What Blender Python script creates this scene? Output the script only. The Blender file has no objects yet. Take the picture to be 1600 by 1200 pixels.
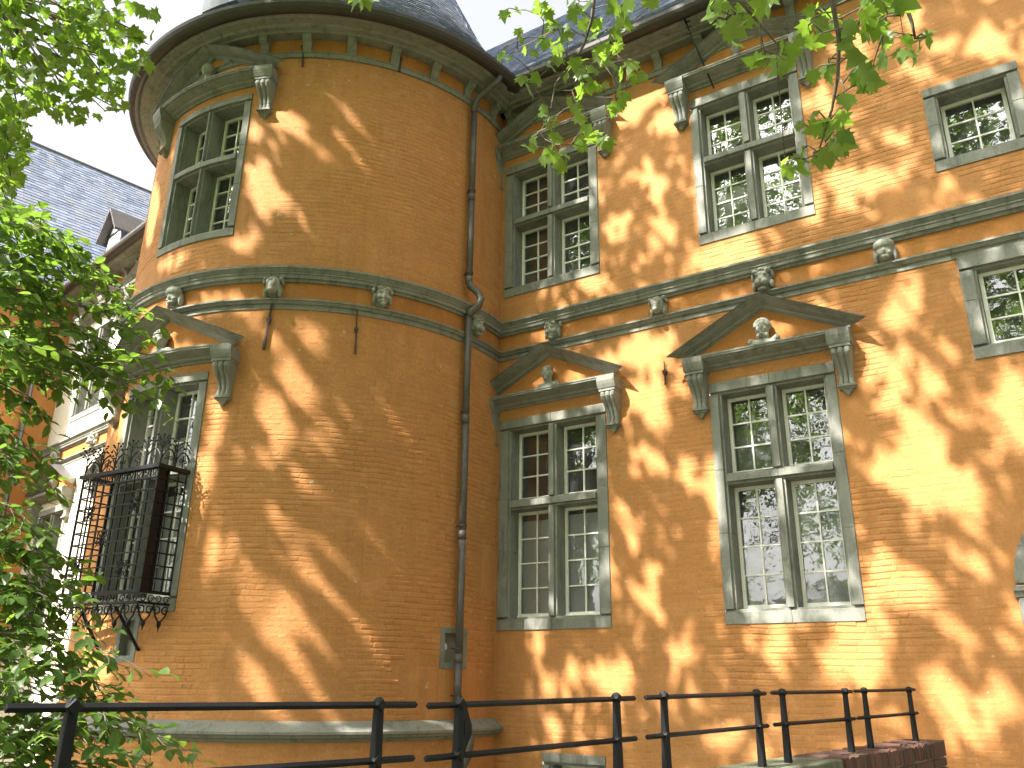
import bpy, math, random
from mathutils import Vector, Matrix, noise
random.seed(7)
rnd = random.uniform
sc = bpy.context.scene
col = sc.collection
R = math.radians

# ------------------------------------------------------------------ camera (from vanishing points of the photo)
E = 1.6                                   # eye height above the bridge deck; measured heights below are relative to the eye
CAM = Vector((0, -11.4, E))
FPX, PITCH, ROLL, YAW = 1302.33, 0.345686, 0.012806, 0.578549
def cam_axes():
    h = Vector((-math.sin(YAW), math.cos(YAW), 0)); r0 = Vector((math.cos(YAW), math.sin(YAW), 0)); up = Vector((0, 0, 1))
    F = h * math.cos(PITCH) + up * math.sin(PITCH); U0 = up * math.cos(PITCH) - h * math.sin(PITCH)
    return F, r0 * math.cos(ROLL) + U0 * math.sin(ROLL), U0 * math.cos(ROLL) - r0 * math.sin(ROLL)
CF, CR, CU = cam_axes()
def ray(px, py): return (CF + CR * ((px - 800) / FPX) + CU * ((600 - py) / FPX)).normalized()
def at(px, py, d): return CAM + ray(px, py) * d
def proj(v):
    d = v - CAM; z = d.dot(CF)
    if z < 0.05: return None
    return 800 + FPX * d.dot(CR) / z, 600 - FPX * d.dot(CU) / z
cd = bpy.data.cameras.new('camera'); cam = bpy.data.objects.new('camera', cd); col.objects.link(cam)
cam.matrix_world = Matrix(((CR.x, CU.x, -CF.x, CAM.x), (CR.y, CU.y, -CF.y, CAM.y), (CR.z, CU.z, -CF.z, CAM.z), (0, 0, 0, 1)))
cd.sensor_width = 36; cd.lens = 36 * FPX / 1600; cd.clip_start = 0.05; cd.clip_end = 3000
sc.camera = cam

# ------------------------------------------------------------------ light
SAZ, SEL = R(20.5), R(47)
SUN = Vector((-math.sin(SAZ) * math.cos(SEL), -math.cos(SAZ) * math.cos(SEL), math.sin(SEL)))   # towards the sun
w = bpy.data.worlds.new('World'); sc.world = w; w.use_nodes = True
nt = w.node_tree; bg = nt.nodes['Background']
sky = nt.nodes.new('ShaderNodeTexSky'); sky.sky_type = 'NISHITA'; sky.sun_disc = False
sky.sun_elevation = SEL; sky.sun_rotation = math.atan2(SUN.x, SUN.y); sky.air_density = 1.0; sky.dust_density = 7.0; sky.ozone_density = 1.0
hs = nt.nodes.new('ShaderNodeHueSaturation'); hs.inputs['Saturation'].default_value = .15; hs.inputs['Value'].default_value = 1.15   # thin summer haze over the whole sky
nt.links.new(sky.outputs[0], hs.inputs['Color']); nt.links.new(hs.outputs[0], bg.inputs[0]); bg.inputs[1].default_value = 0.105
sd = bpy.data.lights.new('sun', 'SUN'); sd.energy = 5.0; sd.angle = R(0.53); sd.color = (1.0, 0.95, 0.87)
so = bpy.data.objects.new('sun', sd); col.objects.link(so); so.rotation_euler = SUN.to_track_quat('Z', 'Y').to_euler(); so.location = (-10, -25, 30)
sc.view_settings.view_transform = 'Standard'; sc.view_settings.look = 'None'; sc.view_settings.exposure = 1.92; sc.view_settings.gamma = 1.0
sc.view_settings.use_curve_mapping = False
sc.render.engine = 'CYCLES'; sc.cycles.use_denoising = True; sc.cycles.max_bounces = 8; sc.cycles.transparent_max_bounces = 12
sc.cycles.sample_clamp_indirect = 6.0

# ------------------------------------------------------------------ materials
MATS = {}
def newmat(name):
    m = bpy.data.materials.new(name); m.use_nodes = True; MATS[name] = m
    n = m.node_tree.nodes; return m, n, m.node_tree.links, n['Principled BSDF']
def mixc(n, l, fac, a, b, t='MIX'):
    x = n.new('ShaderNodeMix'); x.data_type = 'RGBA'; x.blend_type = t
    for s, v in ((0, fac), (6, a), (7, b)):
        if hasattr(v, 'type') and hasattr(v, 'is_linked'): l.new(v, x.inputs[s])
        else: x.inputs[s].default_value = v if s == 0 else (*v, 1) if len(v) == 3 else v
    return x.outputs[2]
def nz(n, l, pos, scale, detail=4, rough=.55, dist=0, stretch=None):
    t = n.new('ShaderNodeTexNoise'); t.inputs['Scale'].default_value = scale; t.inputs['Detail'].default_value = detail
    t.inputs['Roughness'].default_value = rough; t.inputs['Distortion'].default_value = dist
    if stretch:
        mp = n.new('ShaderNodeMapping'); mp.inputs['Scale'].default_value = stretch; l.new(pos, mp.inputs[0]); pos = mp.outputs[0]
    l.new(pos, t.inputs['Vector']); return t.outputs['Fac']
def ramp(n, l, v, a, b, ca=(0, 0, 0, 1), cb=(1, 1, 1, 1)):
    r = n.new('ShaderNodeValToRGB'); r.color_ramp.elements[0].position = a; r.color_ramp.elements[1].position = b
    r.color_ramp.elements[0].color = ca; r.color_ramp.elements[1].color = cb; l.new(v, r.inputs[0]); return r.outputs[0]
def bump(n, l, p, h, strength, dist, prev=None):
    b = n.new('ShaderNodeBump'); b.inputs['Strength'].default_value = strength; b.inputs['Distance'].default_value = dist
    l.new(h, b.inputs['Height'])
    if prev: l.new(prev, b.inputs['Normal'])
    l.new(b.outputs[0], p.inputs['Normal']); return b.outputs[0]
def gpos(n): return n.new('ShaderNodeNewGeometry').outputs['Position']

def paint(name, c1, c2, c3, spots=True):
    m, n, l, p = newmat(name); P = gpos(n)
    big = ramp(n, l, nz(n, l, P, .55, 5, .6), .38, .66)
    c = mixc(n, l, big, c1, c2)
    med = ramp(n, l, nz(n, l, P, 3.3, 5, .65, .4), .5, .78)
    c = mixc(n, l, med, c, c3)
    streak = ramp(n, l, nz(n, l, P, 2.2, 4, .6, 0, (2.4, 2.4, .22)), .56, .8)
    st = n.new('ShaderNodeMath'); st.operation = 'MULTIPLY'; st.inputs[1].default_value = .4; l.new(streak, st.inputs[0])
    c = mixc(n, l, st.outputs[0], c, tuple(v * .62 for v in c1))
    fine = ramp(n, l, nz(n, l, P, 26, 4, .7), .35, .75, (.86, .86, .86, 1), (1.08, 1.08, 1.08, 1))
    c = mixc(n, l, 1.0, c, fine, 'MULTIPLY')
    ri = n.new('ShaderNodeNewGeometry').outputs['Random Per Island']; oi = n.new('ShaderNodeObjectInfo').outputs['Random']
    c = mixc(n, l, 1.0, c, ramp(n, l, ri, 0, 1, (.90, .90, .89, 1), (1.05, 1.05, 1.05, 1)), 'MULTIPLY'); c = mixc(n, l, 1.0, c, ramp(n, l, oi, 0, 1, (.94, .94, .93, 1), (1.04, 1.04, 1.04, 1)), 'MULTIPLY')
    if spots:
        sp = ramp(n, l, nz(n, l, P, 9, 2, .5), .735, .76)
        c = mixc(n, l, sp, c, (.5, .38, .24))
    l.new(c, p.inputs['Base Color']); p.inputs['Roughness'].default_value = .78; p.inputs['Specular IOR Level'].default_value = .25
    b = bump(n, l, p, nz(n, l, P, 5.5, 5, .6), .6, .012)
    bump(n, l, p, nz(n, l, P, 38, 4, .65), .45, .004, b)
    return m
paint('ochre paint', (.56, .246, .083), (.50, .230, .083), (.58, .287, .113))
paint('pale plaster', (.74, .67, .55), (.70, .63, .51), (.76, .70, .60), False)
paint('orange paint', (.50, .203, .055), (.45, .185, .052), (.52, .24, .085), False)

def stone(name, c1, c2, dirt, bs=.4):
    m, n, l, p = newmat(name); P = gpos(n)
    c = mixc(n, l, ramp(n, l, nz(n, l, P, 2.4, 6, .65, .3), .35, .68), c1, c2)
    c = mixc(n, l, ramp(n, l, nz(n, l, P, 5, 6, .75, .6, (1.2, 1.2, .28)), .50, .74), c, dirt)
    sp = ramp(n, l, nz(n, l, P, 60, 3, .6), .3, .75, (.84, .84, .84, 1), (1.1, 1.1, 1.1, 1))
    c = mixc(n, l, 1.0, c, sp, 'MULTIPLY')
    l.new(c, p.inputs['Base Color']); p.inputs['Roughness'].default_value = .8; p.inputs['Specular IOR Level'].default_value = .3
    b = bump(n, l, p, nz(n, l, P, 14, 5, .65), bs, .008)
    bump(n, l, p, nz(n, l, P, 90, 3, .6), .3, .002, b); return m
stone('grey stone', (.262, .260, .226), (.205, .208, .182), (.092, .094, .08))
stone('carved stone', (.36, .355, .30), (.27, .28, .24), (.13, .135, .11), .5)
stone('coping stone', (.15, .15, .105), (.10, .115, .07), (.05, .065, .025), .8)
stone('mortar', (.30, .27, .21), (.22, .20, .16), (.10, .11, .06), .8)
stone('unlit room black', (.035, .032, .030), (.03, .028, .026), (.025, .024, .022))  # near-black colour stands for the darkness of the unlit rooms

m, n, l, p = newmat('white window paint'); P = gpos(n)
l.new(mixc(n, l, ramp(n, l, nz(n, l, P, 7, 5, .7), .45, .8), (.82, .80, .73), (.66, .64, .57)), p.inputs['Base Color']); p.inputs['Roughness'].default_value = .5
m, n, l, p = newmat('white blind'); P = gpos(n)
l.new(mixc(n, l, nz(n, l, P, 3, 3, .6, 0, (6, 6, .4)), (.78, .77, .74), (.66, .66, .65)), p.inputs['Base Color']); p.inputs['Roughness'].default_value = .9
# old wavy glass: clear with mirror-like reflection
m, n, l, p = newmat('old window glass'); P = gpos(n)
n.remove(p); out = n['Material Output']
tr = n.new('ShaderNodeBsdfTransparent'); tr.inputs[0].default_value = (.86, .89, .88, 1)
gl = n.new('ShaderNodeBsdfGlossy'); gl.inputs['Roughness'].default_value = .015
bp = n.new('ShaderNodeBump'); bp.inputs['Strength'].default_value = .4; bp.inputs['Distance'].default_value = .0035
l.new(nz(n, l, P, 5.5, 2, .5), bp.inputs['Height']); l.new(bp.outputs[0], gl.inputs['Normal'])
fr = n.new('ShaderNodeFresnel'); fr.inputs['IOR'].default_value = 2.3; ms = n.new('ShaderNodeMixShader')
df = n.new('ShaderNodeBsdfDiffuse'); df.inputs[0].default_value = (.75, .77, .78, 1); mv = n.new('ShaderNodeMixShader')   # dust on old panes
vl = n.new('ShaderNodeMath'); vl.operation = 'MULTIPLY'; vl.inputs[1].default_value = .13; l.new(ramp(n, l, nz(n, l, P, 4, 5, .65), .25, .8), vl.inputs[0]); l.new(vl.outputs[0], mv.inputs[0])
l.new(tr.outputs[0], mv.inputs[1]); l.new(df.outputs[0], mv.inputs[2])
l.new(fr.outputs[0], ms.inputs[0]); l.new(mv.outputs[0], ms.inputs[1]); l.new(gl.outputs[0], ms.inputs[2]); l.new(ms.outputs[0], out.inputs[0])

def metal(name, c1, c2, rough, met, sc_=9):
    m, n, l, p = newmat(name); P = gpos(n)
    l.new(mixc(n, l, ramp(n, l, nz(n, l, P, sc_, 6, .7), .4, .72), c1, c2), p.inputs['Base Color'])
    p.inputs['Roughness'].default_value = rough; p.inputs['Metallic'].default_value = met
    bump(n, l, p, nz(n, l, P, 55, 4, .6), .25, .002)
metal('painted iron', (.005, .0055, .0075), (.011, .0105, .011), .5, .0)
MATS['painted iron'].node_tree.nodes['Principled BSDF'].inputs['Specular IOR Level'].default_value = .25
metal('rusty iron', (.05, .035, .028), (.09, .052, .035), .6, .0, 18)
metal('lead pipe', (.085, .078, .075), (.13, .115, .105), .5, .15)
metal('copper gutter', (.062, .052, .043), (.040, .036, .033), .5, .2, 3)
m, n, l, p = newmat('slate'); P = gpos(n)
ri = n.new('ShaderNodeNewGeometry').outputs['Random Per Island']
c = mixc(n, l, ri, (.10, .12, .165), (.19, .215, .275))
c = mixc(n, l, ramp(n, l, nz(n, l, P, 1.3, 5, .6), .5, .8), c, (.20, .20, .20))
l.new(c, p.inputs['Base Color']); p.inputs['Roughness'].default_value = .24; bump(n, l, p, nz(n, l, P, 30, 4, .6), .3, .003)
m, n, l, p = newmat('red brick'); P = gpos(n)
ob = n.new('ShaderNodeObjectInfo').outputs['Random']
c = mixc(n, l, ob, (.06, .030, .024), (.125, .052, .036))
c = mixc(n, l, ramp(n, l, nz(n, l, P, 7, 5, .7), .5, .75), c, (.075, .07, .045))
l.new(c, p.inputs['Base Color']); p.inputs['Roughness'].default_value = .9; bump(n, l, p, nz(n, l, P, 45, 5, .7), .9, .006)
m, n, l, p = newmat('bark'); P = gpos(n)
l.new(mixc(n, l, ramp(n, l, nz(n, l, P, 6, 6, .7), .4, .65), (.16, .135, .10), (.075, .062, .045)), p.inputs['Base Color']); p.inputs['Roughness'].default_value = .9
bump(n, l, p, nz(n, l, P, 18, 5, .7, 0, (1, 1, .3)), .8, .02)
def leafmat(name, a, b, tcol, tf):
    m, n, l, p = newmat(name); P = gpos(n); out = n['Material Output']
    g = n.new('ShaderNodeNewGeometry').outputs['Random Per Island']; o = n.new('ShaderNodeObjectInfo').outputs['Random']
    s = n.new('ShaderNodeMath'); s.operation = 'ADD'; l.new(g, s.inputs[0]); l.new(o, s.inputs[1])
    f = n.new('ShaderNodeMath'); f.operation = 'FRACT'; l.new(s.outputs[0], f.inputs[0])
    c = mixc(n, l, f.outputs[0], a, b); c = mixc(n, l, ramp(n, l, nz(n, l, P, 30, 3, .6), .4, .8), c, tuple(v * .8 for v in a))
    l.new(c, p.inputs['Base Color']); p.inputs['Roughness'].default_value = .42; p.inputs['Specular IOR Level'].default_value = .4
    t = n.new('ShaderNodeBsdfTranslucent'); l.new(mixc(n, l, f.outputs[0], tcol, tuple(v * .75 for v in tcol)), t.inputs[0])
    ms = n.new('ShaderNodeMixShader'); ms.inputs[0].default_value = tf
    l.new(p.outputs[0], ms.inputs[1]); l.new(t.outputs[0], ms.inputs[2]); l.new(ms.outputs[0], out.inputs[0])
leafmat('plane leaf', (.065, .135, .022), (.10, .175, .030), (.32, .52, .05), .55)
leafmat('beech leaf', (.052, .108, .021), (.088, .148, .028), (.24, .41, .045), .46)
m, n, l, p = newmat('grass ground'); P = gpos(n)
l.new(mixc(n, l, nz(n, l, P, 1.5, 6, .7), (.05, .09, .025), (.11, .10, .05)), p.inputs['Base Color']); p.inputs['Roughness'].default_value = .95
m, n, l, p = newmat('gravel path'); P = gpos(n)
l.new(mixc(n, l, nz(n, l, P, 30, 5, .7), (.30, .26, .20), (.20, .175, .135)), p.inputs['Base Color']); p.inputs['Roughness'].default_value = .95

# ------------------------------------------------------------------ mesh helpers
TX, TY, TR = -11.384, -0.523, 3.69        # round tower: axis and radius
def mpF(u, o, z): return (u, -o, z + E)                                    # right wing: along wall, outwards, height
def mpT(u, o, z):
    t = u / TR; return (TX + (TR + o) * math.sin(t), TY - (TR + o) * math.cos(t), z + E)
def mpL(u, o, z): return (-20.5 + .985 * u - .174 * o, .05 - .174 * u - .985 * o, z + E)   # far left wing
def mpB(u, o, z):                                                          # its return wall, facing right
    bx, by, _ = mpL(-3.15, 0, 0); return (bx - .174 * u * 1 + .985 * o, by - .985 * u - .174 * o, z + E)
def mpI(x, y, z): return (x, y, z)
def th(d): return R(d) * TR               # tower angle in degrees -> arc length
class MB:
    def __init__(s): s.v = []; s.f = []
    def add(s, vs, fs):
        b = len(s.v); s.v += [tuple(v) for v in vs]; s.f += [tuple(i + b for i in f) for f in fs]
    def box(s, u0, u1, o0, o1, z0, z1, mp=mpI):
        k = max(1, math.ceil((u1 - u0) / .22)) if mp is mpT else 1
        vs = []; fs = []
        for i in range(k + 1):
            u = u0 + (u1 - u0) * i / k
            vs += [mp(u, o0, z0), mp(u, o1, z0), mp(u, o1, z1), mp(u, o0, z1)]
        for i in range(k):
            a = 4 * i; b = a + 4
            for j in range(4): fs.append((a + j, b + j, b + (j + 1) % 4, a + (j + 1) % 4))
        fs += [(3, 2, 1, 0), (4 * k, 4 * k + 1, 4 * k + 2, 4 * k + 3)]
        s.add(vs, fs)
    def sweep(s, prof, pts, mp, zdir=1):
        """profile [(o,h)] swept along [(u,z)], upright cross sections"""
        if mp is mpT:
            q = []
            for (u0, z0), (u1, z1) in zip(pts, pts[1:]):
                k = max(1, math.ceil(abs(u1 - u0) / .2))
                q += [(u0 + (u1 - u0) * i / k, z0 + (z1 - z0) * i / k) for i in range(k)]
            pts = q + [pts[-1]]
        m = len(prof); vs = []; fs = []
        for u, z in pts: vs += [mp(u, o, z + h) for o, h in prof]
        for i in range(len(pts) - 1):
            a = i * m; b = a + m
            for j in range(m): fs.append((a + j, b + j, b + (j + 1) % m, a + (j + 1) % m))
        fs += [tuple(range(m - 1, -1, -1)), tuple(range((len(pts) - 1) * m, len(pts) * m))]
        s.add(vs, fs)
    def loft(s, A, B, mp, k):
        """skin between two (u,o,z) outlines; the outlines may be mitred"""
        m = len(A); vs = []; fs = []
        for i in range(k + 1):
            t = i / k; vs += [mp(*[a + (b - a) * t for a, b in zip(p_, q_)]) for p_, q_ in zip(A, B)]
        for i in range(k):
            for j in range(m): fs.append((i * m + j, i * m + m + j, i * m + m + (j + 1) % m, i * m + (j + 1) % m))
        fs += [tuple(range(m - 1, -1, -1)), tuple(range(k * m, k * m + m))]
        s.add(vs, fs)
    def tube(s, pts, r, seg=8, cap=True):
        pts = [Vector(q) for q in pts]; rr = r if isinstance(r, (list, tuple)) else [r] * len(pts)
        d = (pts[1] - pts[0]).normalized(); a = d.orthogonal().normalized(); vs = []; fs = []
        for i, q in enumerate(pts):
            d = (pts[min(i + 1, len(pts) - 1)] - pts[max(i - 1, 0)]).normalized()
            a = (a - d * a.dot(d)).normalized(); b = d.cross(a)
            vs += [q + (a * math.cos(2 * math.pi * k / seg) + b * math.sin(2 * math.pi * k / seg)) * rr[i] for k in range(seg)]
        for i in range(len(pts) - 1):
            for k in range(seg):
                A = i * seg + k; B = i * seg + (k + 1) % seg
                fs.append((A, B, B + seg, A + seg))
        if cap: fs += [tuple(range(seg - 1, -1, -1)), tuple(range((len(pts) - 1) * seg, len(pts) * seg))]
        s.add(vs, fs)
    def ell(s, cu, co, cz, ru, ro, rz, mp, nu=12, nv=8):
        vs = [mp(cu, co, cz + rz)]; fs = []
        for j in range(1, nv):
            for i in range(nu):
                p_ = math.pi * j / nv; t = 2 * math.pi * i / nu
                vs.append(mp(cu + ru * math.sin(p_) * math.cos(t), co + ro * math.sin(p_) * math.sin(t), cz + rz * math.cos(p_)))
        vs.append(mp(cu, co, cz - rz)); e = len(vs) - 1
        for i in range(nu):
            k = (i + 1) % nu; fs += [(0, 1 + k, 1 + i), (e, e - nu + i, e - nu + k)]
            for j in range(nv - 2):
                a = 1 + j * nu; fs.append((a + i, a + k, a + nu + k, a + nu + i))
        s.add(vs, fs)
    def mesh(s, name, mat, smooth=False):
        me = bpy.data.meshes.new(name); me.from_pydata(s.v, [], s.f); me.materials.append(MATS[mat])
        if smooth: me.polygons.foreach_set('use_smooth', [True] * len(me.polygons))
        me.update(); return me
    def build(s, name, mat, parent=None, smooth=False, bevel=0, fix=True):
        me = s.mesh(name, mat, smooth)
        if fix:
            import bmesh
            bm = bmesh.new(); bm.from_mesh(me); bmesh.ops.recalc_face_normals(bm, faces=bm.faces); bm.to_mesh(me); bm.free()
        return link(name, me, parent, bevel)
def link(name, me, parent=None, bevel=0):
    o = bpy.data.objects.new(name, me); col.objects.link(o); o.parent = parent
    if bevel:
        b = o.modifiers.new('edge', 'BEVEL'); b.width = bevel; b.segments = 2; b.limit_method = 'ANGLE'; b.angle_limit = R(40)
    return o
def empty(name, loc=(0, 0, 0), parent=None):
    o = bpy.data.objects.new(name, None); col.objects.link(o); o.empty_display_size = .1
    if parent: o.parent = parent
    return o
def tag(o, label=None, cat=None, group=None, kind=None):
    for k, v in (('label', label), ('category', cat), ('group', group), ('kind', kind)):
        if v: o[k] = v
    return o
def one(name, mat, parent, fn, bevel=0, smooth=False):
    m_ = MB(); fn(m_); return m_.build(name, mat, parent, smooth, bevel)
def pbox(name, mat, parent, u0, u1, o0, o1, z0, z1, mp, bevel=0):
    return one(name, mat, parent, lambda m_: m_.box(u0, u1, o0, o1, z0, z1, mp), bevel)

# ------------------------------------------------------------------ ground and bridge deck
m_ = MB(); m_.add([(-900, -900, -2.6), (900, -900, -2.6), (900, 900, -2.6), (-900, 900, -2.6)], [(0, 1, 2, 3)])
tag(m_.build('ground', 'grass ground', fix=False), kind='structure', label='grassy moat floor below the bridge')
m_ = MB(); m_.box(-2.9, 3.2, -40, -.05, -.35, 0)
tag(m_.build('bridge_deck', 'gravel path'), kind='structure', label='gravel bridge deck leading to the castle door')

# ------------------------------------------------------------------ brick coat, walls
def sheet(u0, u1, z0, z1, holes, mp, step=None):
    us = {u0, u1}; zs = {z0, z1}
    for a, b, c_, d in holes: us |= {max(u0, min(u1, a)), max(u0, min(u1, b))}; zs |= {max(z0, min(z1, c_)), max(z0, min(z1, d))}
    if step:
        k = math.ceil((u1 - u0) / step)
        us |= {u0 + (u1 - u0) * i / k for i in range(k + 1)}
    us = sorted(us); zs = sorted(zs); m_ = MB()
    for a, b in zip(us, us[1:]):
        for c_, d in zip(zs, zs[1:]):
            if b - a < 1e-5 or d - c_ < 1e-5: continue
            mu, mz = (a + b) / 2, (c_ + d) / 2
            if any(h[0] < mu < h[1] and h[2] < mz < h[3] for h in holes): continue
            m_.add([mp(a, 0, c_), mp(b, 0, c_), mp(b, 0, d), mp(a, 0, d)], [(0, 1, 2, 3)])
    return m_
def brick_rows(u0, u1, z0, z1, holes, wander=.012):
    """painted brickwork: list of (ua, ub, za, zb, proud) per brick"""
    out = []; z = z0; r = 0
    while z < z1 - .02:
        h = .079 + rnd(-.003, .003); zm = z + h / 2
        cuts = sorted([(a, b) for a, b, c_, d in holes if c_ - .02 < zm < d + .02])
        free = []; x = u0
        for a, b in cuts:
            if a > x: free.append((x, a))
            x = max(x, b)
        if x < u1: free.append((x, u1))
        for a, b in free:
            x = a - rnd(0, .2) if r % 2 else a - .06
            while x < b:
                L = (.245 if random.random() < .45 else .122) + rnd(-.012, .012)
                s_, e_ = max(x, a), min(x + L, b)
                if e_ - s_ > .03: out.append((s_, e_, z, z + h, rnd(0, 1)))
                x += L
        z += h; r += 1
    return out
def wob(u, z):
    return .018 * noise.noise(Vector((u * 2.1, z * .7, 3.3))) + .010 * noise.noise(Vector((u * 7, z * 4, 9.1)))
def brick_geo(bk, mp, j=.002):
    a, b, c_, d, q = bk; w0 = .0035 + .0075 * q + .004 * noise.noise(Vector((a * 3, c_ * 3, 1.7)))
    s = noise.noise(Vector((a * .55 + 4, c_ * .5, 5.5)))     # some areas lie thick under paint: joints nearly filled
    w0 *= max(.12, min(1.0, .42 + 1.7 * s)); w0 = max(w0, .0008); w0 *= .6 if c_ > 5.5 else .82
    zl = wob(a, c_); zr = wob(b, c_); t = lambda: rnd(-.0016, .0016); ch = .010 + .012 * q
    el = .010 if noise.noise(Vector((a * 9, c_ * 31, .3))) > -.05 else .001; er = .010 if noise.noise(Vector((b * 9, c_ * 31, .3))) > -.05 else .001
    base = [(a, -.004, c_ + j + zl), (b, -.004, c_ + j + zr), (b, -.004, d - j + zr), (a, -.004, d - j + zl)]
    f = [(a + el, w0 + t(), c_ + j + ch + zl + t()), (b - er, w0 + t(), c_ + j + ch + zr + t()), (b - er, w0 + t(), d - j - ch * .8 + zr + t()), (a + el, w0 + t(), d - j - ch * .8 + zl + t())]
    return [mp(*q_) for q_ in base + f], [(4, 5, 6, 7)] + [(i, (i + 1) % 4, 4 + (i + 1) % 4, 4 + i) for i in range(4)]
def brick_coat(bricks, mp, parent, mat, key):
    """the 300 bricks that show largest are parts, the rest one part"""
    bricks = [b for b in bricks if noise.noise(Vector((b[0] * .8, b[2] * 1.1, 8.4))) < .42]   # patches where the paint has closed the joints
    bricks.sort(key=key); near, rest = bricks[:300], bricks[300:]
    m_ = MB()
    for b in rest: m_.add(*brick_geo(b, mp))
    tag(m_.build('brickwork', mat, parent, fix=False), kind='stuff')
    for b in near:
        vs, fs = brick_geo(b, mp); c_ = sum((Vector(v) for v in vs), Vector()) / 8
        k = MB(); k.add([Vector(v) - c_ for v in vs], fs)
        o = link('brick', k.mesh('brick', mat), parent); o.location = c_
def cam_key(mp):
    def f(b):
        v = Vector(mp((b[0] + b[1]) / 2, 0, (b[2] + b[3]) / 2)); q = proj(v)
        if q is None or not (0 <= q[0] <= 1600 and 0 <= q[1] <= 1200) or b[1] - b[0] < .1: return 1e6
        if 780 < q[0] < 1450 and q[1] > 1150: return 1e5
        return (v - CAM).length
    return f

# ------------------------------------------------------------------ windows
def cross_window(parent, mp, u0, u1, z0, z1, tz, jamb=.19, mull=.16, sill=.2, lint=.19, depth=.33, cols=2, rows=(3, 4), blinds=(0, 0, 0, 0), cross=True, sash=True, label=None, out=.022):
    """stone cross window: stones, white casements, glazing bars and panes are sub-parts; tz = transom centre"""
    w = empty('window', parent=parent)
    if label: w['label'] = label
    uc = (u0 + u1) / 2; ia, ib = u0 + jamb, u1 - jamb; ja, jb = z0 + sill, z1 - lint; st = .035
    def stn(name, a, b, c_, d, sides):
        def fn(m_):
            # face stone, with a rebate step towards each light
            A, B, C, D = a + (st if 'l' in sides else 0), b - (st if 'r' in sides else 0), c_ + (st if 'b' in sides else 0), d - (st if 't' in sides else 0)
            g = .0015
            m_.box(A + g, B - g, -.03, out + rnd(-.002, .003), C + g, D - g, mp)
            m_.box(a + g, b - g, -depth, -.028, c_ + g, d - g, mp)
        return one(name, 'grey stone', w, fn, .006)
    for sgn, a, b in ((-1, u0, ia), (1, ib, u1)):
        cuts = [ja] + sorted({ja + (jb - ja) * f + rnd(-.1, .1) for f in ((.34, .62) if cross else (.5,))}) + [jb]
        for c_, d in zip(cuts, cuts[1:]): stn('jamb_stone', a, b, c_, d, 'r' if sgn < 0 else 'l')
    for a, b, nm, c_, d, s in ((u0, uc, 'sill_stone', z0, ja, 't'), (uc, u1, 'sill_stone', z0, ja, 't'), (u0, uc, 'lintel_stone', jb, z1, 'b'), (uc, u1, 'lintel_stone', jb, z1, 'b')):
        stn(nm, a, b, c_, d, s)
    lights = []
    if cross:
        t0, t1 = tz - .085, tz + .085
        stn('mullion', uc - mull / 2, uc + mull / 2, ja, t0, 'lr'); stn('mullion', uc - mull / 2, uc + mull / 2, t1, jb, 'lr')
        stn('transom', ia, uc, t0, t1, 'tb'); stn('transom', uc, ib, t0, t1, 'tb')
        lights = [(ia, uc - mull / 2, t1, jb, rows[0], 0), (uc + mull / 2, ib, t1, jb, rows[0], 1), (ia, uc - mull / 2, ja, t0, rows[1], 2), (uc + mull / 2, ib, ja, t0, rows[1], 3)]
    else: lights = [(ia, ib, ja, jb, rows[0], 0)]
    pbox('interior', 'unlit room black', w, u0 + .02, u1 - .02, -depth - 1.2, -depth - 1.19, z0, z1, mp)
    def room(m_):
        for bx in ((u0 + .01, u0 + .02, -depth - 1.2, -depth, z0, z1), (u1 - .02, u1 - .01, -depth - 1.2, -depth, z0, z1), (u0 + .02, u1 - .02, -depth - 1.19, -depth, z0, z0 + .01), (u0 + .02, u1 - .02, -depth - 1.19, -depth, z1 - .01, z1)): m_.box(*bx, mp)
    one('interior_lining', 'unlit room black', w, room)
    for a, b, c_, d, nr, k in lights:
        o0 = -depth + .03; fw = .05; a += .004; b -= .004
        def fn(m_):
            m_.box(a, a + fw, o0 - .03, o0 + .03, c_, d, mp); m_.box(b - fw, b, o0 - .03, o0 + .03, c_, d, mp)
            m_.box(a + fw, b - fw, o0 - .03, o0 + .028, d - fw, d, mp); m_.box(a + fw, b - fw, o0 - .03, o0 + .028, c_, c_ + fw + .02, mp)
            m_.box(a - .002, b + .002, o0 + .0285, o0 + .05, c_, c_ + .035, mp)
        one('casement', 'white window paint', w, fn, .004)
        ga, gb, gc, gd = a + fw, b - fw, c_ + fw + .02, d - fw
        cu = [ga + (gb - ga) * i / cols for i in range(cols + 1)]; cz = [gc + (gd - gc) * i / nr for i in range(nr + 1)]
        for x in cu[1:-1]: pbox('glazing_bar', 'white window paint', w, x - .011, x + .011, o0 - .014, o0 + .018, gc, gd, mp)
        for zz in cz[1:-1]:
            def gb_(m_):
                for x0, x1 in zip(cu, cu[1:]): m_.box(x0 + (.0112 if x0 > ga else 0), x1 - (.0112 if x1 < gb else 0), o0 - .013, o0 + .016, zz - .011, zz + .011, mp)
            one('glazing_bar', 'white window paint', w, gb_)
        for x0, x1 in zip(cu, cu[1:]):
            for y0, y1 in zip(cz, cz[1:]):
                t = [rnd(-.0035, .0035) for _ in range(3)]
                m_ = MB(); m_.add([mp(x0, o0 + t[0], y0), mp(x1, o0 + t[1], y0), mp(x1, o0 + t[1] + t[2], y1), mp(x0, o0 + t[0] + t[2], y1)], [(0, 1, 2, 3)])
                m_.build('pane', 'old window glass', w, fix=False)
        if blinds[k]:
            dz = (d - c_) * (1 - blinds[k])
            pbox('blind', 'white blind', w, a + .03, b - .03, o0 - .07, o0 - .06, c_ + .02, d - dz - .02, mp)
    return w

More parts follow.
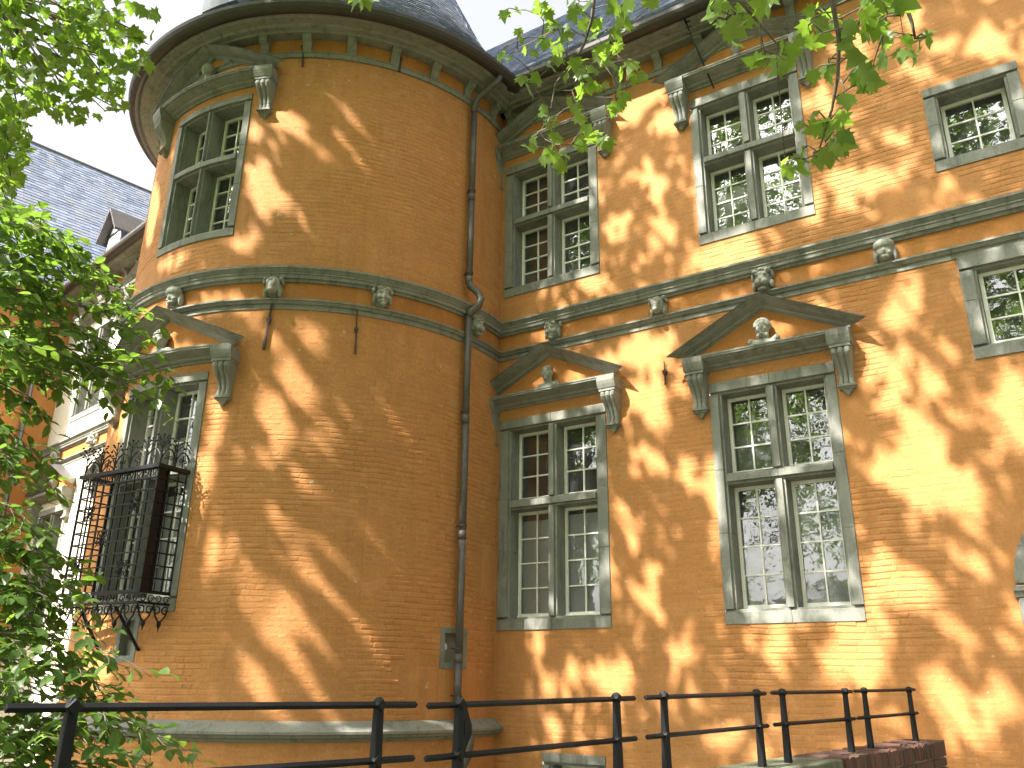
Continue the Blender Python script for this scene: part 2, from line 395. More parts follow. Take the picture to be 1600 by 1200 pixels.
# ------------------------------------------------------------------ carved heads
def finish_carving(m_, name, parent, voxel=.0085):
    o = m_.build(name, 'carved stone', parent, True, fix=False)
    r = o.modifiers.new('melt', 'REMESH'); r.mode = 'VOXEL'; r.voxel_size = voxel; r.use_smooth_shade = True
    s = o.modifiers.new('soft', 'SMOOTH'); s.iterations = 1; s.factor = .4
    return o
def frieze_head(parent, mp, u, z, kind, label):
    """small carved corbel head between the two string courses, about .26 wide and .33 high"""
    m_ = MB(); A = lambda cu, co, cz, ru, ro, rz: m_.ell(u + cu * 1.15, co * 1.15, z + cz * 1.12, ru * 1.15, ro * 1.15, rz * 1.12, mp)
    A(0, .03, 0, .115, .06, .155); A(0, .09, .01, .095, .085, .135)            # block and skull
    if kind == 'grotesque':
        A(0, .17, -.02, .03, .04, .055); A(0, .165, .045, .075, .03, .018)      # nose, brow
        for s in (-1, 1):
            A(s * .055, .145, -.03, .035, .04, .035); A(s * .12, .06, .09, .028, .05, .05); A(s * .11, .08, -.04, .025, .04, .08); A(s * .05, .15, .10, .04, .04, .03)
        A(0, .16, -.095, .055, .03, .014); A(0, .15, -.135, .045, .035, .03)
    elif kind == 'animal':
        A(0, .15, -.04, .05, .07, .10); A(0, .20, -.10, .04, .035, .03); A(0, .14, .07, .06, .06, .04)
        for s in (-1, 1):
            A(s * .10, .10, .10, .03, .05, .03); A(s * .125, .07, .06, .018, .04, .035); A(s * .045, .165, .045, .02, .02, .02); A(s * .095, .07, -.09, .03, .05, .07); A(s * .04, .18, .02, .03, .03, .05)
    elif kind == 'lion':
        A(0, .15, .0, .05, .06, .06)
        for s in (-1, 1):
            A(s * .045, .17, -.055, .045, .05, .045); A(s * .045, .16, .06, .03, .035, .025); A(s * .085, .11, .13, .04, .05, .035); A(s * .125, .06, .08, .025, .04, .06); A(s * .115, .07, -.06, .03, .05, .06)
        A(0, .12, .145, .04, .05, .03); A(0, .13, -.14, .06, .05, .025); A(0, .185, -.02, .022, .03, .02)
    else:                                                                        # helmeted face
        A(0, .10, .075, .125, .11, .085); A(0, .15, -.03, .022, .045, .045); A(0, .13, -.10, .05, .05, .03)
        for s in (-1, 1): A(s * .055, .12, -.045, .03, .045, .03); A(s * .11, .06, -.05, .03, .05, .10)
    h = finish_carving(m_, 'carved_head', parent); h['label'] = label
def bust(parent, mp, u, z, style, sc_=1.0):
    """bust standing on the base cornice in the pediment's gable; z = cornice top"""
    m_ = MB(); k = sc_
    A = lambda cu, co, cz, ru, ro, rz: m_.ell(u + cu * k, co, z + cz * k, ru * k, ro * k, rz * k, mp)
    A(0, .125, .235, .084, .10, .112); A(0, .10, .13, .066, .07, .085)          # skull, neck
    if style == 'small':
        A(0, .10, .05, .10, .08, .09); A(0, .225, .235, .02, .03, .04)
    else:
        A(0, .075, .02, .165, .10, .10)
        for s in (-1, 1): A(s * .13, .075, .02, .065, .09, .095)
        A(0, .225, .225, .019, .034, .042); A(0, .208, .272, .062, .022, .013)     # nose, brow
        for s in (-1, 1): A(s * .044, .20, .205, .027, .026, .03); A(s * .036, .205, .248, .014, .012, .009); A(s * .085, .12, .23, .016, .03, .036)
        A(0, .212, .172, .036, .018, .010); A(0, .20, .140, .034, .03, .022)        # mouth, chin
        if style == 'plain': A(0, .12, .30, .088, .095, .06)
    if style == 'curly':
        for i in range(18):
            t = math.pi * (i % 9) / 8; A(math.cos(t) * .083, .165 - .08 * (i // 9), .268 + math.sin(t) * .075, .030, .034, .030)
        for s in (-1, -.4, .4, 1): A(s * .055, .19 - .02 * abs(s), .135 - .01 * abs(s), .028, .03, .034)
        for s in (-1, 1): A(s * .165, .12, .07, .045, .06, .045)
    elif style == 'helmet':
        for i in range(9):
            t = math.pi * i / 8; A(math.cos(t) * .085, .125, .268 + math.sin(t) * .085, .028, .085, .028)
        A(0, .215, .305, .075, .03, .012)
    finish_carving(m_, 'bust', parent)

# ------------------------------------------------------------------ pediments with consoles
RAKE = [(0, -.20), (.045, -.20), (.05, -.18), (.085, -.172), (.12, -.14), (.13, -.12), (.15, -.118), (.27, -.075), (.275, -.058), (.30, -.052), (.39, -.012), (.395, 0), (0, .03)]
BASE = [(0, -0.184), (0.03, -0.184), (0.04, -0.16), (0.09, -0.143), (0.11, -0.111), (0.13, -0.107), (0.225, -0.07), (0.23, -0.057), (0.272, -0.052), (0.275, -0.025), (0.285, -0.023), (0.285, 0.0), (0, 0.016)]
def console(parent, mp, u, zt):
    """fluted S-shaped console hanging below the cornice end, pendant at its foot"""
    lev = [(0, .235, .13), (.03, .255, .13), (.08, .255, .127), (.13, .225, .122), (.19, .175, .115), (.26, .125, .107), (.33, .095, .10), (.40, .085, .097), (.46, .10, .097), (.49, .115, .10)]
    m_ = MB(); nu = 24; vs = []; fs = []
    for dz, o, hw in lev:
        for i in range(nu + 1):
            t = -1 + 2 * i / nu; fl = .030 * abs(math.cos(t * math.pi * 1.5)) ** .6 - .018
            e = 0 if abs(t) < .93 else -.012
            vs.append(mp(u + t * hw, o + fl + e, zt - dz))
    for j in range(len(lev) - 1):
        for i in range(nu): a = j * (nu + 1) + i; fs.append((a, a + 1, a + nu + 2, a + nu + 1))
    b = len(vs)
    for dz, o, hw in lev: vs += [mp(u - hw, -.01, zt - dz), mp(u + hw, -.01, zt - dz)]
    for j in range(len(lev) - 1):
        a = j * (nu + 1); fs.append((a, a + nu + 1, b + 2 * j + 2, b + 2 * j)); a += nu
        fs.append((a, b + 2 * j + 1, b + 2 * j + 3, a + nu + 1))
    m_.add(vs, fs)
    m_.box(u - .115, u + .115, 0, .13, zt - .525, zt - .492, mp)
    m_.box(u - .10, u + .10, 0, .10, zt - .553, zt - .526, mp)
    a = [mp(u - .075, 0, zt - .554), mp(u + .075, 0, zt - .554), mp(u + .075, .085, zt - .554), mp(u - .075, .085, zt - .554), mp(u, .0, zt - .64), mp(u, .05, zt - .64)]
    m_.add(a, [(0, 1, 2, 3), (3, 2, 5), (0, 3, 5, 4), (1, 4, 5, 2), (0, 4, 1)])
    m_.box(u - .138, u + .138, -.01, .262, zt + .001, zt + .045, mp)
    m_.sweep([(-.01, .046), (.272, .046), (.30, .11), (.315, .16), (.315, .235), (-.01, .235)], [(u - .152, zt), (u + .152, zt)], mp)
    m_.build('corbel', 'grey stone', parent, False)
def pediment(parent, mp, uc, zb, hw=1.42, bw=1.21, rise=.70, style='curly', label=None, cw=1.035, bs=1.0, ps=.76):
    """zb = top of the base cornice"""
    g = empty('pediment', parent=parent)
    if label: g['label'] = label
    k = 14 if mp is mpT else 1; pr, pb = .395 * ps, .285
    RK = [(o * ps, h * ps) for o, h in RAKE]                       # cornices return round the corner in a mitre
    one('base_cornice', 'grey stone', g, lambda m_: m_.loft([(uc - bw + pb - o, o, zb + h) for o, h in BASE], [(uc + bw - pb + o, o, zb + h) for o, h in BASE], mp, 2 * k))
    tip = lambda s: [(uc + s * (hw - pr + o), o, zb + .07 + rise / hw * (pr - o) + h) for o, h in RK]
    apx = lambda s: [(uc + s * .001, o, zb + .07 + rise + h) for o, h in RK]
    for s in (-1, 1): one('raking_cornice', 'grey stone', g, lambda m_: m_.loft(tip(s), apx(s), mp, k))
    LEAD = [(-.005, .033), (pr + .008, .004), (pr + .011, -.004), (pr + .016, .008), (-.005, .042)]
    def lead(m_):
        for s in (-1, 1): m_.loft([(uc + s * (hw - pr + o + .008), o, zb + .066 + rise / hw * (pr - o) + h) for o, h in LEAD], [(uc, o, zb + .073 + rise + h) for o, h in LEAD], mp, k)
    one('lead_flashing', 'lead pipe', g, lead)
    def tym(m_):
        k = 14 if mp is mpT else 1; top = []; bot = []
        for i in range(2 * k + 1):
            t = -1 + i / k; top.append(mp(uc + t * hw * .97, .018, max(zb + .012, zb + .03 + rise * (1 - abs(t)) - .02))); bot.append(mp(uc + t * hw * .97, .018, zb + .008))
        n_ = len(top); m_.add(bot + top, [(i, i + 1, n_ + i + 1, n_ + i) for i in range(n_ - 1)])
    one('tympanum', 'orange paint', g, tym)
    for s in (-1, 1): console(g, mp, uc + s * cw, zb - .265)
    if style: bust(g, mp, uc, zb + .02, style, bs * 1.12)
    return g

STR_TOP = [(0, -.25), (.05, -.25), (.06, -.21), (.095, -.205), (.105, -.15), (.12, -.145), (.12, -.125), (.105, -.12), (.15, -.065), (.165, -.06), (.165, -.025), (0, .02)]
STR_LOW = [(0, -.16), (.02, -.16), (.02, -.085), (.05, -.08), (.075, -.04), (.095, -.035), (.095, -.008), (0, .012)]
def courses(parent, mp, u0, u1, cutlen=2.1):
    """the two string courses, laid in stones a couple of metres long"""
    u = u0
    while u < u1 - .01:
        e = min(u1, u + cutlen * rnd(.8, 1.2)); e = u1 if u1 - e < .5 else e
        one('cornice_stone', 'grey stone', parent, lambda m_: m_.sweep(STR_TOP, [(u + .0015, 6.06), (e - .0015, 6.06)], mp))
        one('string_stone', 'grey stone', parent, lambda m_: m_.sweep(STR_LOW, [(u + .0015, 5.52), (e - .0015, 5.52)], mp)); u = e
    k = max(1, math.ceil((u1 - u0) / .25)) if mp is mpT else 1
    m_ = MB()
    for i in range(k):
        a, b = u0 + (u1 - u0) * i / k, u0 + (u1 - u0) * (i + 1) / k
        m_.add([mp(a, .016, 5.49), mp(b, .016, 5.49), mp(b, .016, 5.84), mp(a, .016, 5.84)], [(0, 1, 2, 3)])
    m_.build('frieze_band', 'orange paint', parent, fix=False)
def eaves(parent, mp, u0, u1, brackets, gut=.60, seams=1.0):
    one('frieze_ledge', 'grey stone', parent, lambda m_: m_.sweep([(0, -.10), (.035, -.10), (.04, -.02), (.055, -.015), (.055, .0), (0, .012)], [(u0, 10.22), (u1, 10.22)], mp))
    k = max(1, math.ceil((u1 - u0) / .25)) if mp is mpT else 1
    m_ = MB()
    for i in range(k):
        a, b = u0 + (u1 - u0) * i / k, u0 + (u1 - u0) * (i + 1) / k
        m_.add([mp(a, .016, 10.20), mp(b, .016, 10.20), mp(b, .016, 10.60), mp(a, .016, 10.60)], [(0, 1, 2, 3)])
    m_.build('eaves_band', 'orange paint', parent, fix=False)
    one('soffit', 'grey stone', parent, lambda m_: m_.sweep([(0, 0), (.20, 0), (.22, .03), (.30, .04), (.33, .07), (.46, .08), (.50, .12), (.50, .20), (0, .20)], [(u0, 10.50), (u1, 10.50)], mp))
    for u in brackets:
        one('bracket', 'grey stone', parent, lambda m_: m_.sweep([(0, -.29), (.06, -.29), (.075, -.25), (.07, -.20), (.10, -.13), (.17, -.09), (.19, -.05), (.19, .0), (0, .0)], [(u - .075, 10.51), (u + .075, 10.51)], mp), .004)
    g = empty('gutter', parent=parent); prof = [(gut + .14 * math.cos(t), 10.74 + .16 * math.sin(t)) for t in [math.pi * (1 + i / 8) for i in range(9)]]
    prof += [(gut + .118 * math.cos(t), 10.74 + .14 * math.sin(t)) for t in [math.pi * (2 - i / 8) for i in range(9)]]
    u = u0; i = 0
    while u < u1 - .01:
        e = min(u1, u + seams)
        def fn(m_): m_.sweep([(o, h - 10.74) for o, h in prof], [(u + .004, 10.74), (e - .004, 10.74)], mp)
        one('gutter_length', 'copper gutter', g, fn, smooth=False)
        def ring(m_): m_.sweep([(gut + .138 * math.cos(t), .158 * math.sin(t)) for t in [math.pi * (1 + i / 8) for i in range(9)]], [(e - .02, 10.74), (e + .02, 10.74)], mp)
        if e < u1 - .05: one('gutter_seam', 'copper gutter', g, ring)
        u = e

# ================================================================== RIGHT WING
wing = tag(empty('castle_wing', (-3, 0, -2.6)), 'orange painted brick castle wing with grey stone cross windows, right of the round tower', 'castle wing')
wing.location = (0, 0, 0)
Z0, UL, UR = -4.2, -7.72, 3.4
LOWZ, UPZ = (.79, 4.25), (6.58, 9.34)
holesF = [(-7.67, -5.65, *LOWZ), (-3.94, -2.14, *LOWZ), (-7.64, -5.69, *UPZ), (-3.92, -2.13, *UPZ), (-.49, .69, 6.71, 8.08), (-.45, 1.15, 3.93, 5.38), (-6.83, -5.80, -1.75, -.93), (-.47, 1.55, -1.6, 1.14)]
sheet(UL - .3, UR, Z0, 10.7, holesF, mpF).build('wall', 'ochre paint', wing, fix=False)
arch = [(-.47, 1.55, 1.14, 2.2)]
bands = [(UL, UR, 5.36, 6.08), (UL, UR, 10.12, 10.7)]
brick_coat(brick_rows(UL, UR, -2.6, 10.1, holesF + arch + bands), mpF, wing, 'ochre paint', cam_key(mpF))
cross_window(wing, mpF, -7.67, -5.65, *LOWZ, 2.78, jamb=.21, blinds=(0, 0, .93, .95), label='lower cross window next to the tower with pale blinds')
cross_window(wing, mpF, -3.94, -2.14, *LOWZ, 2.79, jamb=.17, blinds=(0, 0, .5, .97), label='lower cross window above the railing, lit from the left')
cross_window(wing, mpF, -7.64, -5.69, *UPZ, 8.11, jamb=.20, label='upper cross window beside the downpipe with dark panes')
cross_window(wing, mpF, -3.92, -2.13, *UPZ, 8.11, jamb=.17, blinds=(0, 0, .75, .8), label='upper cross window behind the hanging plane leaves')  # pale blinds added here stand in for bright sky mirrored in the panes
cross_window(wing, mpF, -.49, .69, 6.71, 8.08, 0, jamb=.18, sill=.2, lint=.17, cross=False, rows=(3,), label='small square upper window with six panes')
cross_window(wing, mpF, -.45, 1.15, 3.93, 5.38, 0, jamb=.2, sill=.19, lint=.22, cross=False, cols=3, rows=(3,), depth=.22, label='small window tucked under the string course')
cross_window(wing, mpF, -6.83, -5.80, -1.75, -.93, 0, jamb=.16, sill=.16, lint=.16, cross=False, rows=(2,), label='basement window low behind the railing')
pediment(wing, mpF, -6.66, 4.62, hw=1.55 - .09, bw=1.30, style='plain', label='lower pediment beside the tower with a worn bust', cw=1.16)
pediment(wing, mpF, -3.03, 4.62, style='curly', label='lower pediment with the curly bearded bust')
pediment(wing, mpF, -6.66, 9.70, hw=1.46, bw=1.30, rise=.66, style='small', label='upper pediment beside the tower', cw=1.16, bs=.8)
pediment(wing, mpF, -3.03, 9.70, rise=.66, style='small', label='upper pediment behind the hanging twigs', bs=.8)
courses(wing, mpF, UL, UR)
eaves(wing, mpF, UL - .2, UR, [-7.5 + .77 * i for i in range(14)], seams=1.9)
for u, k, lb in ((-6.57, 'grotesque', 'frowning carved face next to the tower'), (-4.64, 'animal', 'carved beast head with a long muzzle'), (-2.97, 'lion', 'carved lion face above the bearded bust'), (-1.28, 'helmet', 'carved face under a smooth helmet')):
    frieze_head(wing, mpF, u, 5.67, k, lb)
# iron anchors
def anchor(parent, mp, u, za, zb_, lean=0, r=.016, o=.035):
    def fn(m_):
        m_.tube([mp(u, o, za), mp(u + lean * .5, o, (za + zb_) / 2), mp(u + lean, o, zb_)], [r * .8, r, r * 1.25], 6)
        zc = za + (zb_ - za) * .45
        m_.box(u + lean * .45 - .03, u + lean * .45 + .03, -.01, o + .03, zc - .018, zc + .018, mp); m_.box(u + lean * .45 - .022, u + lean * .45 + .022, -.01, o + .027, zc - .05, zc - .025, mp)
    one('wall_anchor', 'rusty iron', parent, fn)
anchor(wing, mpF, -4.61, 4.74, 4.36, 0, .012)
def stay(m_):
    m_.tube([mpF(-3.80, .56, 10.95), mpF(-3.6, .40, 10.05), mpF(-3.46, .06, 9.38)], .014, 6)
    for s in (.44, .5, .56): m_.tube([mpF(-3.68 + .1 * (s - .5) - .05, .47, 10.45 - 2 * (s - .5)), mpF(-3.68 + .1 * (s - .5) + .05, .47, 10.45 - 2 * (s - .5))], .012, 6)
one('iron_stay', 'painted iron', wing, stay)
# arched doorway at the right edge
dr = empty('doorway', parent=wing)
AU, AR = .54, 1.01
def ringseg(a0, a1):
    def fn(m_):
        vs = []
        for t in [a0 + (a1 - a0) * i / 4 for i in range(5)]:
            for rr, oo in ((AR, -.02), (AR, .03), (AR - .05, .05), (AR - .22, .05), (AR - .25, .02), (AR - .25, -.3)):
                vs.append(mpF(AU - rr * math.cos(t), oo, 1.16 + rr * math.sin(t)))
        m_.add(vs, [(6 * i + j, 6 * i + j + 1, 6 * i + j + 7, 6 * i + j + 6) for i in range(4) for j in range(5)] + [tuple(range(6)), tuple(range(24, 30))])
    one('arch_stone', 'grey stone', dr, fn)
for i in range(7): ringseg(math.pi * i / 7 + .002, math.pi * (i + 1) / 7 - .002)
for s in (-1, 1):
    c_ = AU + s * (AR - .13)
    pbox('pilaster', 'grey stone', dr, c_ - .12, c_ + .12, -.3, .04, -1.6, 1.0, mpF, .006)
    one('impost', 'grey stone', dr, lambda m_: m_.sweep([(-.3, 0), (.05, 0), (.07, .05), (.10, .07), (.10, .12), (-.3, .15)], [(c_ - .16, 1.005), (c_ + .16, 1.005)], mpF))
pbox('door_leaf', 'painted iron', dr, AU - .76, AU + .76, -.28, -.22, -1.6, 1.9, mpF)
# roof of the right wing in slates
def slates(mp3, u0, u1, v0, v1, ch, sw):
    """mp3(u, v, h): v up the slope, h off the surface"""
    m_ = MB(); v = v0; r = 0
    while v < v1:
        u = u0 - (sw * .5 if r % 2 else 0)
        while u < u1:
            ww = sw * rnd(.85, 1.15); a, b = max(u, u0), min(u + ww, u1)
            if b - a > .02:
                t = .010 + rnd(-.003, .004); q = rnd(-.012, .012)
                m_.add([mp3(a + .003, v + q, t + .008), mp3(b - .003, v + q, t + .008 + rnd(-.003, .003)), mp3(b - .003, v + ch * 1.15, .002), mp3(a + .003, v + ch * 1.15, .002), mp3(a + .003, v + q, 0), mp3(b - .003, v + q, 0)], [(0, 1, 2, 3), (4, 5, 1, 0), (4, 0, 3), (5, 2, 1)])
            u += ww
        v += ch; r += 1
    return m_
def roofplane(mp, o_e, z_e, pitch):
    c_, s_ = math.cos(pitch), math.sin(pitch)
    return lambda u, v, h: mp(u, o_e - v * c_ + h * s_, z_e + v * s_ + h * c_)
rf = roofplane(mpF, .64, 10.80, R(52)); roof = empty('roof', parent=wing)
m_ = MB(); m_.add([rf(UL - 4, 0, -.01), rf(UR, 0, -.01), rf(UR, 8, -.01), rf(UL - 4, 8, -.01)], [(0, 1, 2, 3)]); m_.build('roof_boarding', 'slate', roof, fix=False)
tag(slates(rf, UL - 3.5, -1.0, 0, 8.0, .125, .19).build('slates', 'slate', roof, fix=False), kind='stuff')

# ================================================================== ROUND TOWER
tower = tag(empty('round_tower'), 'round orange painted brick tower with slate roof in the middle left', 'tower')
TA, TB = th(-95), th(104)
winT = [(th(-8.3), th(19), 6.70, 9.45), (th(-10.2), th(17.8), .88, 4.38), (th(77.6), th(86.2), .20, .78), (th(2.5), th(9.0), .22, .86)]
sheet(TA, TB, -.55, 10.7, winT, mpT, .16).build('wall', 'ochre paint', tower, fix=False)
mpT2 = lambda u, o, z: mpT(u, o + .07, z)
sheet(TA, TB, Z0, -.55, [], mpT2, .16).build('footing', 'ochre paint', tower, fix=False)
bandT = [(TA, TB, 5.36, 6.08), (TA, TB, 10.12, 10.7)]
brick_coat(brick_rows(th(-42), th(101), -.5, 10.1, winT + bandT), mpT, tower, 'ochre paint', cam_key(mpT))
m_ = MB()
for b in brick_rows(th(-42), th(101), -2.6, -.76, []): m_.add(*brick_geo(b, mpT2))
tag(m_.build('footing_brickwork', 'ochre paint', tower, fix=False), kind='stuff')
cross_window(tower, mpT, th(-8.3), th(19), 6.70, 9.45, 8.22, jamb=.16, mull=.10, sill=.17, lint=.15, depth=.36, label='upper cross window of the tower with deep reveals')
cross_window(tower, mpT, th(-10.2), th(17.8), .88, 4.38, 2.86, jamb=.17, mull=.12, sill=.2, lint=.17, depth=.33, blinds=(0, .45, .5, .9), label='lower cross window of the tower behind the iron basket')
pediment(tower, mpT, th(4.5), 9.78, hw=1.52, bw=1.33, rise=.72, style='small', label='upper curved pediment of the tower', cw=1.22, bs=1.15, ps=.72)
pediment(tower, mpT, th(3.4), 4.70, hw=1.56, bw=1.35, rise=.72, style='helmet', label='lower curved pediment of the tower', cw=1.25, ps=.76)
courses(tower, mpT, th(-60), th(101), 1.7)
eaves(tower, mpT, th(-95), th(112), [th(-60 + 11.6 * i) for i in range(14)], gut=.58, seams=th(13.5))
for d, k, lb in ((-19, 'lion', 'carved head at the far left of the tower'), (5, 'helmet', 'carved head with a cap above the tower pediment'), (31.6, 'animal', 'pale carved head above the long iron anchor'), (57, 'grotesque', 'grey carved grotesque on the tower'), (84.5, 'lion', 'carved head half hidden by the downpipe')):
    frieze_head(tower, mpT, th(d), 5.70, k, lb)
anchor(tower, mpT, th(31.6), 5.58, 4.68, th(-.8), .02); anchor(tower, mpT, th(51.4), 5.45, 4.70, th(.4), .013)
anchor(tower, mpT, th(31.2), 10.66, 9.92, th(.8), .014); anchor(tower, mpT, th(57.4), 10.62, 10.12, 0, .022)
one('plinth_moulding', 'grey stone', tower, lambda m_: m_.sweep([(0, .09), (.02, .09), (.21, -.03), (.21, -.062), (.18, -.075), (.165, -.105), (.11, -.125), (.09, -.16), (0, -.16)], [(th(-60), -.58), (th(100), -.58)], mpT))
# gun loops with stone frames
def loop(u0, u1, z0, z1, lab):
    g = empty('gun_loop', parent=tower); g['label'] = lab; f = .085
    pbox('frame_stone', 'grey stone', g, u0, u0 + f, -.2, .012, z0, z1, mpT, .005); pbox('frame_stone', 'grey stone', g, u1 - f, u1, -.2, .012, z0, z1, mpT, .005)
    pbox('frame_stone', 'grey stone', g, u0 + f, u1 - f, -.2, .010, z0, z0 + f, mpT, .005); pbox('frame_stone', 'grey stone', g, u0 + f, u1 - f, -.2, .010, z1 - f, z1, mpT, .005)
    def slab(m_):
        uc, zc, r_ = (u0 + u1) / 2 - .07, (z0 + z1) / 2 + .02, .05; k = 16; vs = []; bb = []
        for i in range(k):
            t = 2 * math.pi * i / k; c_, s_ = math.cos(t), math.sin(t); q = max(abs(c_), abs(s_))
            vs.append(mpT(uc + r_ * c_, -.12, zc + r_ * s_))
            bu = u1 - f - uc if c_ > 0 else uc - u0 - f; bz = z1 - f - zc if s_ > 0 else zc - z0 - f
            bb.append(mpT(uc + bu * c_ / q, -.12, zc + bz * s_ / q))
        m_.add(vs + bb, [(i, (i + 1) % k, k + (i + 1) % k, k + i) for i in range(k)])
    one('loop_slab', 'grey stone', g, slab); pbox('interior', 'painted iron', g, u0 + f, u1 - f, -.4, -.38, z0, z1, mpT)  # black sheet put in for the darkness inside the loop
loop(th(77.6), th(86.2), .20, .78, 'small stone gun loop behind the downpipe'); loop(th(2.5), th(9.0), .22, .86, 'small stone gun loop under the iron basket')
# downpipe
dp = empty('downpipe', parent=tower); PT = th(81.4)
def pipe_pt(d, o, z): return mpT(th(d), o, z)
top = [pipe_pt(83.5, .58, 10.63), pipe_pt(83.2, .56, 10.50), pipe_pt(82.3, .40, 10.36), pipe_pt(81.2, .20, 10.22), pipe_pt(80.8, .13, 10.06), pipe_pt(80.8, .125, 9.9)]
one('elbow', 'lead pipe', dp, lambda m_: m_.tube(top, .06, 12), smooth=True)
segs = [(9.9, 8.05, 80.9), (8.05, 6.42, 81.0), (5.80, 3.95, 81.3), (3.95, 2.1, 81.5), (2.1, .3, 81.6), (.3, -.35, 81.6)]
for a, b, d in segs:
    one('pipe_length', 'lead pipe', dp, lambda m_: m_.tube([pipe_pt(d, .125, a), pipe_pt(d + .05, .125, b)], .057, 12), smooth=True)
    one('pipe_sleeve', 'lead pipe', dp, lambda m_: m_.tube([pipe_pt(d, .125, b + .11), pipe_pt(d, .125, b - .02)], .064, 12), smooth=True)
    one('pipe_bracket', 'rusty iron', dp, lambda m_: (m_.tube([pipe_pt(d, .125, b + .20), pipe_pt(d, .125, b + .17)], .069, 12), m_.tube([pipe_pt(d, .125, b + .185), pipe_pt(d, -.02, b + .185)], .012, 6)))
jog = [pipe_pt(81.0, .125, 6.45), pipe_pt(81.2, .14, 6.36), pipe_pt(82.6, .24, 6.24), pipe_pt(83.2, .28, 6.12), pipe_pt(82.6, .25, 5.98), pipe_pt(81.5, .15, 5.88), pipe_pt(81.3, .125, 5.78)]
one('elbow', 'lead pipe', dp, lambda m_: m_.tube(jog, .062, 12), smooth=True)
low = [pipe_pt(81.6, .125, -.33), pipe_pt(81.8, .17, -.45), pipe_pt(82.2, .32, -.58), pipe_pt(82.3, .36, -.75), pipe_pt(82.2, .33, -.95), pipe_pt(82, .24, -1.1), pipe_pt(82, .22, -4.2)]
one('elbow', 'lead pipe', dp, lambda m_: m_.tube(low, .06, 12), smooth=True)
# tower roof: bell-cast cone of sixteen slated facets
def coneprof(v):       # v metres up the slope -> radius offset, height
    b = .62; h = 10.80; s = 0; n_ = 40
    for i in range(n_):
        dv = v / n_; a = R(50 + 16 * min(1, s / 2.5)); b -= dv * math.cos(a); h += dv * math.sin(a); s += dv
    return b, h
def cone3(u, v, h):
    b, z = coneprof(v); t = u / TR; f = R(22.5) / 2; tt = t % (2 * f) - f; k = math.cos(f) / math.cos(tt)
    rr = max(0.02, (TR + b)) * (k * .6 + .4) + h * .8
    return (TX + rr * math.sin(t), TY - rr * math.cos(t), z + h * .6 + E)
troof = empty('roof', parent=tower); m_ = MB()
for i in range(72):
    a, b = th(-180 + 5 * i), th(-175 + 5 * i)
    for j in range(8):
        v0, v1 = j * 1.05, (j + 1) * 1.05
        m_.add([cone3(a, v0, -.012), cone3(b, v0, -.012), cone3(b, v1, -.012), cone3(a, v1, -.012)], [(0, 1, 2, 3)])
m_.build('roof_boarding', 'slate', troof, fix=False)
tag(slates(cone3, th(-60), th(150), 0, 4.2, .125, .17).build('slates', 'slate', troof, fix=False), kind='stuff')
def rdorm(m_):
    u = th(9.5)
    m_.box(u - .35, u + .35, .1, .45, 11.15, 12.0, mpT); m_.sweep([(-.2, 0), (.55, 0), (.55, .05), (-.2, .05)], [(u - .46, 11.9), (u, 12.5), (u + .46, 11.9)], mpT)
one('dormer', 'slate', troof, rdorm)

# iron window basket
bk = empty('window_basket', parent=tower); bk['label'] = 'black wrought iron basket grille with scrolls'
BT = R(3.6); BX = Vector((math.sin(BT), -math.cos(BT), 0)); BG = Vector((math.cos(BT), math.sin(BT), 0))
def bp_(t, o, z): return Vector((TX, TY, z + E)) + BG * t + BX * o
T0, T1, OF, OB, ZT, ZB = -.86, .80, 4.10, 3.60, 2.78, 1.12
def bar(name, a, b, r=.0135): one(name, 'painted iron', bk, lambda m_: m_.tube([a, b], r, 4))
for i in range(11):
    t = T0 + (T1 - T0) * i / 10; bar('vertical_bar', bp_(t, OF, ZB), bp_(t, OF, ZT), .019 if i in (0, 10) else .0135)
for j in range(10):
    z = ZB + (ZT - .12 - ZB) * j / 9; bar('horizontal_bar', bp_(T0, OF + .012, z), bp_(T1, OF + .012, z))
    for t in (T0, T1): bar('side_bar', bp_(t, OB - (.0), z), bp_(t, OF, z))
for t in (T0, T1):
    for q in range(1, 3): bar('vertical_bar', bp_(t, OB + (OF - OB) * q / 3, ZB), bp_(t, OB + (OF - OB) * q / 3, ZT))
    bar('vertical_bar', bp_(t, OB + .02, ZB), bp_(t, OB + .02, ZT), .018)
    for z in (ZT - .25, ZB + .12): bar('wall_tie', bp_(t, OB, z), bp_(t + math.copysign(.16, t), OB - .1, z), .012)
one('side_plate', 'painted iron', bk, lambda m_: m_.add([bp_(T1 - .012, OF - .02, ZB), bp_(T1 - .012, OF - .2, ZB), bp_(T1 - .012, OF - .2, ZT), bp_(T1 - .012, OF - .02, ZT)], [(0, 1, 2, 3)]))
def shelf(z, h, ov):
    def fn(m_):
        a = [bp_(T0 - ov, OB - .05, z), bp_(T1 + ov, OB - .05, z), bp_(T1 + ov, OF + ov, z), bp_(T0 - ov, OF + ov, z)]
        inn = [bp_(T0 + .05, OB - .05, z), bp_(T1 - .05, OB - .05, z), bp_(T1 - .05, OF - .05, z), bp_(T0 + .05, OF - .05, z)]
        up = Vector((0, 0, h)); vs = a + inn + [v + up for v in a] + [v + up for v in inn]
        fs = []
        for i, j in ((1, 2), (2, 3), (3, 0)): fs += [(i, j, 4 + j, 4 + i), (8 + i, 12 + i, 12 + j, 8 + j), (i, 8 + i, 8 + j, j), (4 + i, 4 + j, 12 + j, 12 + i)]
        m_.add(vs, fs)
    one('rail_frame', 'painted iron', bk, fn)
shelf(ZT + .01, .055, .05); shelf(ZB - .03, .025, .02); shelf(ZB - .17, .03, .03)
